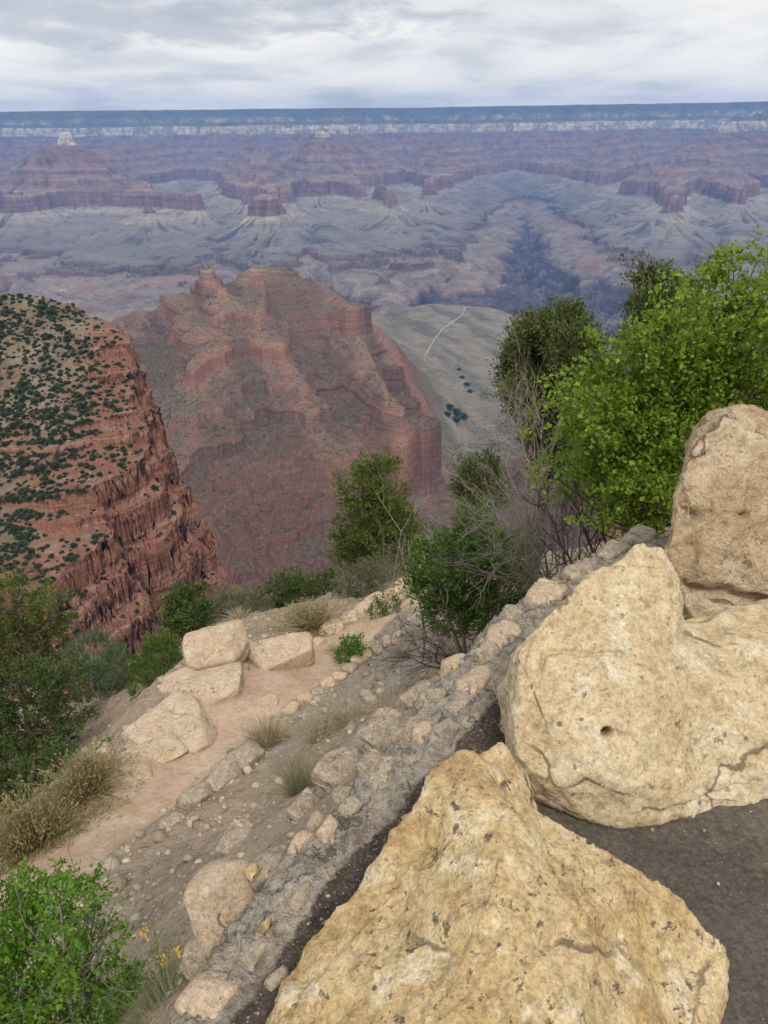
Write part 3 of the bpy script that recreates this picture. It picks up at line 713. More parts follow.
def remesh_hulls(hulls, vox, smooth_it):
    bm = bmesh.new()
    for pts in hulls:
        vs = [bm.verts.new([float(q) for q in v]) for v in pts]
        r = bmesh.ops.convex_hull(bm, input=vs)
        bad = [v for v in r["geom_interior"] if isinstance(v, bmesh.types.BMVert)] + [v for v in r["geom_unused"] if isinstance(v, bmesh.types.BMVert)]
        bmesh.ops.delete(bm, geom=list(set(bad)), context='VERTS')
    me = bpy.data.meshes.new("tmp"); bm.to_mesh(me); bm.free()
    o = bpy.data.objects.new("tmp", me); COL.objects.link(o)
    m = o.modifiers.new("r", 'REMESH'); m.mode = 'VOXEL'; m.voxel_size = vox
    m = o.modifiers.new("s", 'SMOOTH'); m.factor = .5; m.iterations = smooth_it
    dg = bpy.context.evaluated_depsgraph_get(); ev = o.evaluated_get(dg); em = ev.to_mesh()
    n = len(em.vertices); V = np.empty(n * 3); em.vertices.foreach_get("co", V); V = V.reshape(-1, 3)
    N = np.empty(n * 3); em.vertices.foreach_get("normal", N); N = N.reshape(-1, 3)
    L = np.empty(len(em.loops), np.int32); em.loops.foreach_get("vertex_index", L)
    Fq = L.reshape(-1, 4) if len(em.loops) == 4 * len(em.polygons) else None
    if Fq is None:
        Fq = [np.array([list(q.vertices) for q in em.polygons if len(q.vertices) == k], np.int32).reshape(-1, k) for k in (3, 4)]
    ev.to_mesh_clear(); bpy.data.objects.remove(o); bpy.data.meshes.remove(me)
    return V, N, Fq
def px_line_dist(px, py, line):
    best = np.full(px.shape, 1e9)
    for (ax, ay), (bx, by) in zip(line[:-1], line[1:]):
        dx, dy = bx - ax, by - ay
        t = np.clip(((px - ax) * dx + (py - ay) * dy) / (dx * dx + dy * dy + 1e-9), 0, 1)
        best = np.minimum(best, np.hypot(px - ax - t * dx, py - ay - t * dy))
    return best
def boulder(name, label, hulls, mat, vox, sm, amp, seed, cracks=(), holes=(), cuts=70):
    V, N, Fq = remesh_hulls(hulls, vox, sm)
    vx, vy, vz = pix(V); front = ((V - EYE) * N).sum(1) < 0
    q = V + .05 * np.stack([fbm3(V * 3 + k * 9, 2, seed + k) for k in range(3)], -1)
    r = np.random.default_rng(seed); V = V + N * amp * 1.25
    for i in range(cuts):                                   # broken, flat facets
        j = r.integers(len(V)); nn = N[j] + r.normal(size=3) * .28; nn /= np.linalg.norm(nn)
        off = V[j] @ nn - r.uniform(.3, 1.6) * amp
        rr_ = r.uniform(.14, .36); loc = 1 - sst(np.linalg.norm(V - V[j], axis=1), rr_ * .7, rr_)
        ex = np.clip(V @ nn - off, 0, amp * 1.3) * loc
        V = V - nn[None] * ex[:, None]
    d = amp * (.35 * fbm3(q * 3.2, 3, seed + 5) + .4 * (fbm3(q * 7, 3, seed + 6, ridged=True) - .2) + .42 * fbm3(q * 19, 3, seed + 7) + .34 * fbm3(q * 50, 2, seed + 8))
    # chipped, stepped facets
    st = fbm3(q * 4.5, 2, seed + 9); stp = np.round(st * 7) / 7
    d = d + amp * 1.7 * (stp - st)
    pit = pn3(V * 27, seed + 12); d = d - amp * .9 * sst(pit, .45, .7) * sst(pn3(V * 5, seed + 13), 0, .3)
    for line, wpx, dep in cracks:
        jx = 5 * pn2(vx / 22, vy / 22, seed + 3); jy = 5 * pn2(vx / 22, vy / 22, seed + 4)
        dd = px_line_dist(vx + jx, vy + jy, line)
        d = d - np.where(front, dep * np.exp(-(dd / wpx) ** 2), 0)
    V = V + N * d[:, None]
    for hx, hy, rad, dep in holes:
        dd = np.hypot(vx - hx, vy - hy)
        wgt = np.where(front, 1 - sst(dd, rad * .55, rad), 0)
        V = V + (FWD * .8 + np.array([0, 0, -.1]))[None] * (dep * wgt)[:, None]
    ctr = np.array([V[:, 0].mean(), V[:, 1].mean(), V[:, 2].min()])
    o = mesh_np(name, V - ctr, Fq, mat); o.location = ctr
    tag(o, label, "boulder")
    return o
def PH(lst): return [P(*q) for q in lst]

# nearest boulder
hA = PH([(245, 1030, .86), (300, 940, 1.0), (370, 850, 1.16), (432, 770, 1.30), (460, 754, 1.31), (480, 760, 1.30), (545, 800, 1.22), (600, 835, 1.19), (660, 880, 1.14), (700, 930, 1.08), (726, 958, 1.03),
         (480, 880, .99), (450, 990, .83), (600, 960, .92), (670, 990, .93), (560, 870, 1.08), (380, 930, .98)]) + [np.array(q) for q in ((0, .5, .22), (.5, .52, .1), (-.28, .55, .08), (-.3, .6, -.1), (.62, .6, -.1), (.72, 1.0, -.06), (.2, 1.3, -.1), (-.12, 1.05, -.1), (.55, 1.15, -.1))]
hB = PH([(474, 758, 1.36), (486, 746, 1.40), (503, 741, 1.42), (528, 763, 1.42), (546, 795, 1.36), (500, 790, 1.33), (560, 815, 1.28)]) + [np.array(q) for q in ((.16, 1.42, -.05), (.42, 1.36, -.05), (.3, 1.2, -.05), (.32, 1.5, -.05))]
boulder("boulder", "big yellow boulder nearest the camera, speckled with dark lichen", [hA, hB], M_yellow, .0065, 3, .013, 101,
        cracks=[([(455, 790), (480, 830), (530, 850), (560, 850)], 5, .006), ([(520, 960), (580, 930), (640, 930)], 9, .012), ([(500, 780), (560, 800), (600, 840)], 5, .008), ([(330, 960), (380, 900), (440, 800)], 5, .006)])
# boulder with the drilled hole
hL = PH([(512, 690, 1.62), (511, 722, 1.56), (514, 670, 1.66), (527, 640, 1.72), (560, 602, 1.82), (600, 562, 1.92), (636, 543, 1.97), (663, 546, 1.97), (680, 575, 1.95), (690, 608, 1.95), (516, 748, 1.50), (545, 786, 1.44), (580, 812, 1.42), (620, 825, 1.405), (690, 818, 1.45),
         (640, 690, 1.58), (620, 760, 1.44), (560, 720, 1.52), (600, 640, 1.70), (650, 600, 1.82), (690, 700, 1.60)]) + [np.array(q) for q in ((.34, 1.55, -.04), (.36, 2.0, -.04), (.75, 2.3, -.04), (1.0, 2.2, -.04), (.6, 1.5, -.04), (.85, 2.2, .3))]
hR = PH([(600, 660, 1.72), (692, 616, 1.9), (720, 622, 1.9), (768, 640, 1.86), (825, 652, 1.86), (640, 700, 1.60), (740, 690, 1.64), (760, 770, 1.50), (640, 800, 1.43), (690, 820, 1.44), (768, 806, 1.475), (840, 800, 1.5), (860, 700, 1.7)]) + [np.array(q) for q in ((.6, 1.55, -.04), (1.25, 1.6, -.04), (1.3, 2.2, -.04), (.7, 2.3, -.04), (1.3, 2.15, .2))]
boulder("boulder", "rounded cream boulder with a small drilled hole and a raised left peak", [hL, hR], M_cream, .0055, 8, .009, 131,
        cracks=[([(528, 690), (545, 655), (590, 652), (625, 656), (655, 668)], 2.4, .016), ([(545, 655), (536, 690), (530, 730)], 2.4, .010), ([(735, 640), (768, 668)], 2.4, .014), ([(640, 812), (700, 805), (768, 782)], 3, .012), ([(672, 640), (690, 625), (720, 618)], 10, .02), ([(600, 600), (640, 590), (668, 585)], 5, .007)],
        holes=[(609, 733, 6.5, .11), (702, 744, 5, .02), (724, 628, 8, .012)])
# upright boulder at the right edge
hU = PH([(661, 535, 2.42), (660, 515, 2.45), (666, 490, 2.48), (685, 468, 2.55), (694, 444, 2.62), (718, 421, 2.72), (740, 409, 2.78), (765, 412, 2.8), (840, 438, 2.8), (664, 562, 2.36), (690, 592, 2.30), (702, 618, 2.27), (768, 636, 2.26), (850, 640, 2.26),
         (700, 500, 2.40), (750, 560, 2.28), (722, 436, 2.62), (780, 470, 2.5), (850, 520, 2.4)]) + [np.array(q) for q in ((1.08, 2.42, -.04), (1.27, 2.9, -.04), (1.6, 3.1, -.04), (2.0, 2.9, -.04), (1.9, 2.3, -.04), (1.2, 2.28, -.04), (1.3, 3.05, .5), (1.9, 3.0, .5))]
boulder("boulder", "tall rough tan boulder standing upright at the right edge", [hU], M_tan, .010, 5, .017, 161,
        cracks=[([(690, 592), (720, 598), (768, 606)], 9, .05), ([(672, 470), (690, 520), (700, 580)], 5, .014), ([(700, 470), (740, 440)], 5, .01)],
        holes=[(697, 508, 7, .07), (748, 516, 4.5, .03), (755, 567, 5, .03), (726, 527, 4, .02)])

# ---- smaller stones: cut convex blocks
_ico = {}
def ico(n):
    if n not in _ico:
        bm = bmesh.new(); bmesh.ops.create_icosphere(bm, subdivisions=n, radius=1)
        V = np.array([v.co[:] for v in bm.verts]); Fq = np.array([[v.index for v in f.verts] for f in bm.faces]); bm.free()
        _ico[n] = (V, Fq)
    return _ico[n]
def cut_rock(dims, seed, sub=4, planes=13, amp=.03, k=30):
    r = np.random.default_rng(seed); D, Fq = ico(sub)
    n = r.normal(size=(planes, 3)); n /= np.linalg.norm(n, axis=1)[:, None]
    n = np.r_[n, np.eye(3), -np.eye(3)]; dd = np.r_[r.uniform(.74, 1.05, planes), r.uniform(.78, .95, 6)]
    dots = np.maximum(D @ n.T, .03)
    rad = -np.log((np.exp(-k * dd[None] / dots)).sum(1)) / k
    rad = np.clip(rad, .3, 1.3)
    V = D * rad[:, None]
    V = V * (1 + amp * 1.6 * fbm3(D * 2.2 + seed, 3, seed)[:, None] + amp * fbm3(D * 7 + seed, 3, seed + 3)[:, None] + amp * .5 * fbm3(D * 22 + seed, 2, seed + 4)[:, None])
    return V * np.array(dims)[None], Fq
def ghit(px, py):
    return hit(ground_height, px, py, 1.0, 40, 900)
def rotz(V, a):
    c_, s_ = math.cos(a), math.sin(a)
    return V @ np.array([[c_, s_, 0], [-s_, c_, 0], [0, 0, 1]])
def rotx(V, a):
    c_, s_ = math.cos(a), math.sin(a)
    return V @ np.array([[1, 0, 0], [0, c_, s_], [0, -s_, c_]])
def stone(name, label, cat, base, dims, mat, seed, yaw=0., tilt=0., sub=4, group=None, sink=.35, amp=.035, parent=None):
    V, Fq = cut_rock(dims, seed, sub, amp=amp)
    V = rotz(rotx(V, tilt), yaw)
    o = mesh_np(name, V, Fq, mat, parent=parent)
    o.location = (float(base[0]), float(base[1]), float(base[2] + dims[2] * (1 - 2 * sink)))
    if label: tag(o, label, cat, group)
    return o
# ------------------------------------------------------------------ the rubble wall that holds the rim walk
def wall_frame(s):
    seg = np.r_[0, np.cumsum(np.hypot(*np.diff(WALL, axis=0).T))]
    x = np.interp(s, seg, WALL[:, 0]); y = np.interp(s, seg, WALL[:, 1])
    tx = np.interp(s + .1, seg, WALL[:, 0]) - np.interp(s - .1, seg, WALL[:, 0]); ty = np.interp(s + .1, seg, WALL[:, 1]) - np.interp(s - .1, seg, WALL[:, 1])
    L = np.hypot(tx, ty) + 1e-9
    return x, y, -ty / L, tx / L, seg[-1]       # point and outward direction
so_ = np.array([-.30, -.26, -.22, -.18, -.14, -.10, -.07, -.05, -.03, 0, .03, .06, .09, .12, .15, .18, .21, .24, .27, .30, .33, .36, .39, .42, .45, .48, .52, .56, .60])
sz_ = np.interp(so_, [-.30, -.22, -.10, 0, .10, .20, .27, .33, .40, .48, .60], [-.05, -.022, -.016, -.02, -.03, -.075, -.16, -.30, -.50, -.75, -1.1])
ns = 620
ss = np.linspace(0.02, 6.2, ns)
wx_, wy_, nx_, ny_, _ = wall_frame(ss)
so2 = np.interp(np.linspace(0, 1, 90), np.linspace(0, 1, len(so_)), so_); sz2 = np.interp(so2, so_, sz_)
wf = np.interp(ss, [0, .9, 1.5, 2.4], [.42, .55, .7, 1.0])[:, None]; so3 = np.where(so2[None] > 0, so2[None] * wf, so2[None])
XX = wx_[:, None] + nx_[:, None] * so3; YY = wy_[:, None] + ny_[:, None] * so3; ZZ = np.repeat(sz2[None], ns, 0)
Vw = np.stack([XX, YY, ZZ], -1).reshape(-1, 3)
lump = .030 * fbm3(Vw * 4.5, 3, 201) + .022 * fbm3(Vw * 13, 3, 202, ridged=True) + .010 * fbm3(Vw * 40, 2, 203)
push = np.repeat((.22 + .78 * sst(so2, -.06, .06))[None], ns, 0).ravel() * np.repeat(sst(so2, -.30, -.2)[None], ns, 0).ravel()
Vw[:, 2] += lump * push; Vw[:, 0] += np.repeat(nx_, 90) * lump * push * .8; Vw[:, 1] += np.repeat(ny_, 90) * lump * push * .8
wall = empty("stone_wall", (0, 0, 0))
tag(wall, "rough mortared rubble wall along the outer edge of the rim walk", "wall")
inner = np.repeat(sst(so2, .02, -.05)[None], ns, 0).ravel()
b = NB("mortar_and_grit", .92, .15); p = b.obj()
n1 = b.noise(p, 4.4, 6, .65, .4); n2 = b.noise(p, 18, 6, .72); n3 = b.noise(p, 70, 5, .75)
c = b.ramp(n1, [(.28, (.24, .20, .155)), (.45, (.34, .29, .235)), (.58, (.42, .365, .30)), (.75, (.52, .46, .39))])
c = b.mix(b.math('MULTIPLY', b.range(n2, .50, .60), .6), c, (.52, .46, .385)); c = b.mix(b.math('MULTIPLY', b.range(n2, .48, .38), .7), c, (.16, .13, .10))
c = b.mix(b.math('MULTIPLY', b.range(b.noise(p, 9, 6, .75, .4), .55, .60), .7), c, (.075, .06, .048))
cell = b.node("ShaderNodeTexVoronoi"); b.set(cell.inputs["Vector"], p); cell.inputs["Scale"].default_value = 150
cs = b.sep(cell.outputs["Color"]); gd_ = cell.outputs["Distance"]
grit = b.ramp(b.noise(p, 14, 5, .7), [(.3, (.055, .043, .035)), (.7, (.12, .095, .078))])
grit = b.mix(b.math('MULTIPLY', b.range(cs[0], .78, .95), b.range(b.math('ADD', gd_, b.math('MULTIPLY_ADD', n3, .6, -.3)), .50, .30)), grit, (.36, .32, .28))
grit = b.mix(b.math('MULTIPLY', b.range(cs[1], .6, .9), .5), grit, (.20, .15, .12))
c = b.mix(b.range(b.math('ADD', b.attr("inner"), b.math('MULTIPLY_ADD', n2, 1.0, -.5)), .35, .6), c, grit)
c = b.mix(1.0, c, b.ramp(n3, [(.3, (.62, .6, .58)), (.5, (1, 1, 1)), (.7, (1.25, 1.23, 1.2))]), 'MULTIPLY')
b.bump(b.math('ADD', n2, b.math('SUBTRACT', b.math('MULTIPLY', n3, .7), b.math('MULTIPLY', gd_, .35))), 1.0, .016)
mortar = mesh_np("mortar", Vw, grid_faces(ns, 90), b.out(c), parent=wall, attrs={"inner": inner})
# stones set in the wall: pixel, distance, half sizes, material
from mathutils.bvhtree import BVHTree
_bv = BVHTree.FromPolygons([tuple(v) for v in Vw], grid_faces(ns, 90).tolist())
def wstone(px, py, Yd, dims, mat, seed, yaw=0., tilt=0., label=None):
    V, Fq = cut_rock(dims, seed, 4, amp=.03)
    o = mesh_np("wall_stone", rotz(rotx(V, tilt), yaw), Fq, mat, parent=wall)
    hitp = _bv.ray_cast(Vector(EYE), Vector(ray(px, py)).normalized())[0]
    if hitp is None: hitp = Vector(P(px, py, Yd))
    o.location = hitp + Vector(ray(px, py)).normalized() * dims[1] * .95
    if label: o["label"] = label
A0 = R(53)
for q in ((228, 905, 1.36, (.115, .07, .15), M_pale, 1, A0, -.5, "large flat pale stone low in the wall"), (268, 868, 1.42, (.06, .045, .05), M_greyrock, 2, A0, -.3), (216, 1006, 1.16, (.075, .06, .07), M_pale, 3, A0, -.2), (300, 845, 1.47, (.05, .03, .03), M_pale, 31, A0, -.2), 
          (252, 872, 1.37, (.02, .015, .018), M_yellow, 32, A0, 0.), (262, 930, 1.30, (.013, .012, .07), M_yellow, 33, A0, .5),
          (478, 686, 2.12, (.105, .06, .055), M_pale, 4, A0, -.35, "pale oblong stone with an orange edge"), (503, 643, 2.36, (.09, .07, .065), M_pale, 5, A0, -.1), (452, 668, 2.28, (.06, .05, .05), M_pale, 6, A0 + .3, 0.), (545, 600, 2.68, (.10, .075, .06), M_pale, 7, A0, 0.), (515, 620, 2.55, (.06, .06, .05), M_greyrock, 8, A0, 0.),
          (485, 660, 2.32, (.06, .05, .06), M_greyrock, 9, A0, .1), (580, 575, 2.85, (.09, .06, .05), M_greyrock, 10, A0, 0.), (612, 556, 3.02, (.13, .07, .06), M_greyrock, 11, A0, 0.), (640, 543, 3.2, (.13, .08, .07), M_greyrock, 12, A0, 0.),
          (500, 690, 2.05, (.05, .05, .05), M_greyrock, 13, A0, 0.), (410, 735, 1.95, (.07, .05, .05), M_greyrock, 14, A0, -.3), (432, 705, 2.10, (.07, .05, .06), M_greyrock, 15, A0, -.2), (396, 742, 2.05, (.05, .05, .06), M_greyrock, 16, A0, -.4),
          (345, 800, 1.72, (.05, .04, .05), M_greyrock, 17, A0, -.4), (318, 825, 1.66, (.04, .04, .04), M_pale, 18, A0, -.4), (372, 770, 1.85, (.055, .04, .05), M_greyrock, 19, A0, -.4), (332, 838, 1.55, (.05, .035, .05), M_pale, 41, A0, -.2), (300, 905, 1.35, (.045, .03, .05), M_greyrock, 42, A0, -.2), (384, 778, 1.8, (.06, .04, .05), M_greyrock, 43, A0 + .3, -.1), (425, 738, 1.95, (.055, .04, .05), M_pale, 44, A0, -.1), (352, 812, 1.65, (.04, .03, .04), M_greyrock, 45, A0, 0.), (278, 985, 1.15, (.035, .03, .04), M_greyrock, 46, A0, 0.), (455, 712, 2.05, (.05, .04, .05), M_greyrock, 47, A0, 0.),
          (255, 960, 1.22, (.05, .04, .05), M_greyrock, 20, A0, -.3), (200, 960, 1.30, (.05, .05, .06), M_greyrock, 21, A0, -.2)):
    wstone(*q)

# ------------------------------------------------------------------ rocks beside the trail
def px_at(q, dx=0., dy=0.): return q
def put_rock(px, py, wpx, ratio, flat, mat, seed, label, cat="rock", name="rock", group=None, yaw=0., tilt=0., sub=4, sink=.3, amp=.035, rise=0.):
    """a rock whose base stands where the slope is seen at that pixel; wpx its width in the picture"""
    h = ghit(px, py)
    s = float((h - EYE) @ FWD)
    hw = wpx * .5 * s / F
    return stone(name, label, cat, h + np.array([0, 0, rise]), (hw, hw * ratio, hw * flat), mat, seed, yaw, tilt, sub, group, sink, amp)
put_rock(217, 664, 74, .85, .62, M_pale, 301, "biggest pale sandstone block standing at the outer edge of the trail", yaw=.5, tilt=.12, sub=5, sink=.22, rise=.04)
put_rock(283, 664, 76, .55, .50, M_pale, 302, "long pale boulder tilted across the trail edge, right of the biggest block", yaw=.6, tilt=.2, sub=5, sink=.25)
put_rock(212, 694, 80, .8, .42, M_pale, 303, "squat pale block at the foot of the biggest sandstone block", yaw=.2, sub=5, sink=.3)
put_rock(176, 736, 92, .9, .26, M_pale, 304, "broad flat slab lying on the left edge of the trail", yaw=.9, tilt=.18, sub=5, sink=.40)
put_rock(152, 756, 74, .6, .22, M_pale, 314, "long low slab stepping down the left edge of the trail", yaw=.8, tilt=.12, sub=5, sink=.42)
put_rock(133, 778, 44, .8, .3, M_pale, 305, "small flat slab sunk in the trail edge below the broad slab", yaw=.4, tilt=.1, sink=.42)
put_rock(178, 690, 40, .9, .7, M_pale, 306, "orange stained block under the left side of the biggest block", yaw=1.2, sink=.25)
put_rock(244, 650, 26, .8, .6, M_pale, 307, "small pale block wedged between the two largest trail rocks", yaw=.3)
put_rock(265, 706, 40, .7, .25, M_pale, 308, "thin flat stone lying in the middle of the trail", yaw=.5, sink=.45)
put_rock(172, 822, 30, .6, .35, M_greyrock, 309, "wedge of grey stone at the lower end of the trail kerb", yaw=.8, sink=.4)
for q in ((345, 775, 62, 1.0, .45, 380, "rough grey outcrop on the rubble slope just outside the wall"), (385, 738, 58, .9, .5, 381, "grey ledge rock between the dry grass and the wall"), (305, 812, 42, .8, .5, 382, "small grey rock low on the rubble slope under the grass tuft"),
          (238, 842, 46, .8, .4, 383, "flat grey rock on the rubble slope below the trail kerb"), (424, 698, 46, .8, .5, 384, "grey rock beside the wall where the dark twigs droop"), (275, 860, 34, .8, .5, 385, "pale grey rock just above the large flat wall stone")):
    put_rock(q[0], q[1], q[2], q[3], q[4], M_greyrock, q[5], q[6], yaw=.9 + .1 * (q[5] % 3), tilt=.15, sub=5, sink=.38, amp=.06)
# kerb on the uphill side: a dark rough ledge first, then small set stones
kerb = [(198, 800, 40), (222, 784, 48), (244, 765, 48), (262, 746, 42), (281, 730, 30)]
for i, (a, c_, w_) in enumerate(kerb):
    put_rock(a, c_, w_, .55, .5, M_greyrock, 320 + i, "rough grey ledge stone holding the uphill side of the trail", "stone", "kerb_stone", "ledge stones beside the trail", yaw=.85, tilt=.1, sink=.25)
kerb2 = [(276, 726, 20), (291, 713, 24), (305, 702, 20), (318, 694, 17), (328, 687, 19), (339, 679, 18), (349, 671, 17), (358, 664, 19), (368, 657, 16), (378, 651, 17), (388, 644, 17), (397, 638, 15), (407, 633, 15)]
for i, (a, c_, w_) in enumerate(kerb2):
    put_rock(a, c_, w_, random.uniform(.6, .9), random.uniform(.5, .75), M_pale if i % 3 else M_greyrock, 340 + i, "small cream kerb stone on the uphill edge of the trail", "stone", "kerb_stone", "small stones along the uphill edge of the trail", yaw=random.uniform(0, 3), sub=3, sink=.25)
kerb3 = [(330, 633, 30), (347, 624, 30), (362, 612, 24), (376, 604, 26), (392, 597, 26), (404, 587, 22), (318, 645, 20)]
for i, (a, c_, w_) in enumerate(kerb3):
    put_rock(a, c_, w_, random.uniform(.6, .85), random.uniform(.45, .6), M_pale, 360 + i, "pale flat topped stone lining the outer edge of the upper trail", "stone", "kerb_stone", "flat stones along the outer edge of the upper trail", yaw=random.uniform(.3, .9), sub=4, sink=.3)

# loose gravel and rubble: nobody could count it
def scatter(name, label, pts, sizes, mat, seed, sub=1):
    Vs, Fs = [], []; n0 = 0
    vars_ = [cut_rock((1, .8, .6), seed + k, sub, 9, .05) for k in range(8)]
    r = np.random.default_rng(seed)
    for k, (pt, sz) in enumerate(zip(pts, sizes)):
        V, Fq = vars_[k % 8]
        Vs.append(rotz(V * sz, r.uniform(0, 6.3)) + np.asarray(pt)); Fs.append(Fq + n0); n0 += len(V)
    o = mesh_np(name, np.concatenate(Vs), np.concatenate(Fs), mat, smooth=False)
    tag(o, label, kind="stuff"); return o
b = NB("loose_stone", .9, .15)
M_gravel = b.out(b.mix(b.range(b.noise(b.pos(), 30, 4), .4, .6, .0, .35), b.ramp(b.island(), [(0, (.22, .18, .14)), (.35, (.33, .26, .19)), (.7, (.46, .37, .28)), (1, (.58, .50, .40))]), (.2, .15, .11)))
r = np.random.default_rng(77)
def on_ground(n, fx, fy):
    x = fx(n); y = fy(n); return x, y
pts = []; szs = []
# seen from the walk: scatter over the picture area of the slope, at true distance
n = 8000
px_ = r.uniform(-60, 520, n); py_ = r.uniform(575, 1000, n)
ysr = np.geomspace(1.2, 26, 260)
D = FWD[None] + (px_[:, None] - 384) / F * RGT[None] + (512 - py_[:, None]) / F * UPV[None]
PX = D[:, 0:1] / D[:, 1:2] * ysr[None]; PZ = 1.65 + D[:, 2:3] / D[:, 1:2] * ysr[None]
GZ = ground_height(PX, np.repeat(ysr[None], n, 0))
ix = np.argmax(PZ <= GZ, 1); ok = (PZ <= GZ).any(1)
gxp = PX[np.arange(n), ix]; gyp = ysr[ix]
td_ = trail_dist(gxp, gyp); ws_ = wall_side(gxp, gyp); cl = fbm2(gxp / .8, gyp / .8, 3, 222)
ok &= (ws_ < -.45) & ((td_ > .6) | (r.uniform(size=n) < .30)) & (cl + r.uniform(-.4, .4, n) > -.1)
gxp, gyp, td_ = gxp[ok], gyp[ok], td_[ok]
gzp = ground_height(gxp, gyp)
dist = np.hypot(gxp, gyp)
sz = np.exp(r.normal(-.45, .65, len(gxp))) * .020 * np.clip(dist / 4, .5, 2.3)
sz = np.where(td_ < .65, sz * .45, sz); sz = np.minimum(sz, .12)
scatter("rubble", "loose stones and rubble strewn over the slope", np.stack([gxp, gyp, gzp + sz * .25], -1), sz, M_gravel, 400)
# grit on the walk
n = 2600
x = r.uniform(-.9, 2.2, n); y = r.uniform(.2, 2.6, n); wsd = wall_side(x, y)
ok = (wsd > .0) & (r.uniform(size=n) < np.exp(-np.abs(wsd) / .22) + .22)
x, y = x[ok], y[ok]
sz = np.exp(r.normal(-.4, .75, len(x))) * .0042
scatter("grit", "small loose grit lying on the dark asphalt", np.stack([x, y, np.full(len(x), .001) + sz * .2], -1), sz, M_gravel, 410)
# ------------------------------------------------------------------ plants
def leaf_mat(name, cols, rough=.55, trans=.25, spec=.3):
    b = NB(name, rough, spec)
    r_ = b.math('ADD', b.math('MULTIPLY', b.island(), .62), b.math('MULTIPLY_ADD', b.noise(b.pos(), 3.4, 3, .6), 1.3, -.46), clamp=True); c = b.ramp(r_, [(i / (len(cols) - 1), q) for i, q in enumerate(cols)])
    c = b.out(c) and c
    m = b.m; nt = m.node_tree
    tr = nt.nodes.new("ShaderNodeBsdfTranslucent"); ad = nt.nodes.new("ShaderNodeMixShader"); ad.inputs[0].default_value = trans
    nt.links.new(c, tr.inputs[0]); nt.links.new(b.b.outputs[0], ad.inputs[1]); nt.links.new(tr.outputs[0], ad.inputs[2])
    nt.links.new(ad.outputs[0], nt.nodes["Material Output"].inputs["Surface"])
    return m
def bark_mat(name, a, c_):
    b = NB(name, .95, .1)
    n = b.noise(b.obj(), 18, 5, .7)
    b.bump(n, .6, .01)
    return b.out(b.ramp(n, [(.3, a), (.7, c_)]))
L_bright = leaf_mat("bright_leaf", [(.055, .10, .014), (.125, .20, .018), (.185, .28, .026), (.26, .36, .045), (.16, .24, .025), (.20, .29, .055)], trans=.38)
L_bush = leaf_mat("bush_leaf", [(.05, .095, .018), (.08, .14, .026), (.12, .185, .035), (.17, .22, .06)], trans=.25)
L_jun = leaf_mat("juniper_leaf", [(.055, .078, .02), (.08, .105, .027), (.11, .135, .036), (.15, .16, .055)], trans=.12)
L_pin = leaf_mat("pinyon_leaf", [(.065, .095, .018), (.10, .135, .024), (.135, .17, .034), (.18, .19, .05)], trans=.15)
L_dark = leaf_mat("dark_needle", [(.04, .065, .018), (.06, .095, .024), (.09, .13, .032), (.14, .165, .04)], trans=.12)
L_grey = leaf_mat("grey_leaf", [(.10, .115, .06), (.14, .15, .085), (.19, .19, .115), (.085, .10, .05)], trans=.15)
L_sage = leaf_mat("sage_leaf", [(.065, .105, .045), (.09, .14, .06), (.12, .17, .075), (.10, .13, .07)], trans=.15)
L_rab = leaf_mat("straw_leaf", [(.20, .165, .075), (.28, .235, .11), (.34, .28, .13), (.17, .155, .07)], trans=.2)
L_dry = leaf_mat("dry_blade", [(.22, .175, .10), (.32, .26, .155), (.42, .35, .22), (.18, .155, .085)], trans=.2)
L_pale = leaf_mat('pale_blade', [(.18, .18, .10), (.26, .25, .15), (.33, .30, .19), (.15, .16, .085)], trans=.3)
L_lime = leaf_mat("lime_leaf", [(.06, .14, .012), (.10, .21, .02), (.14, .27, .03), (.19, .31, .05)], trans=.3)
L_broom = leaf_mat("broom_blade", [(.07, .12, .03), (.11, .17, .045), (.16, .22, .07), (.25, .23, .10)], trans=.25)
L_shrub = leaf_mat("hill_shrub_leaf", [(.034, .048, .02), (.05, .068, .028), (.068, .086, .036), (.095, .105, .05)], trans=.05)
L_cotton = leaf_mat("cottonwood_leaf", [(.035, .08, .025), (.05, .105, .03), (.07, .13, .04)], trans=.2)
B_bark = bark_mat("brown_bark", (.07, .05, .035), (.17, .13, .095))
B_grey = bark_mat("grey_dead_wood", (.17, .145, .12), (.36, .32, .28))
B_dark = bark_mat("dark_twig", (.045, .036, .03), (.11, .09, .075))
fl = NB("yellow_flower", .7); M_flower = fl.out(fl.ramp(fl.island(), [(0, (.50, .31, .06)), (1, (.66, .48, .16))]))

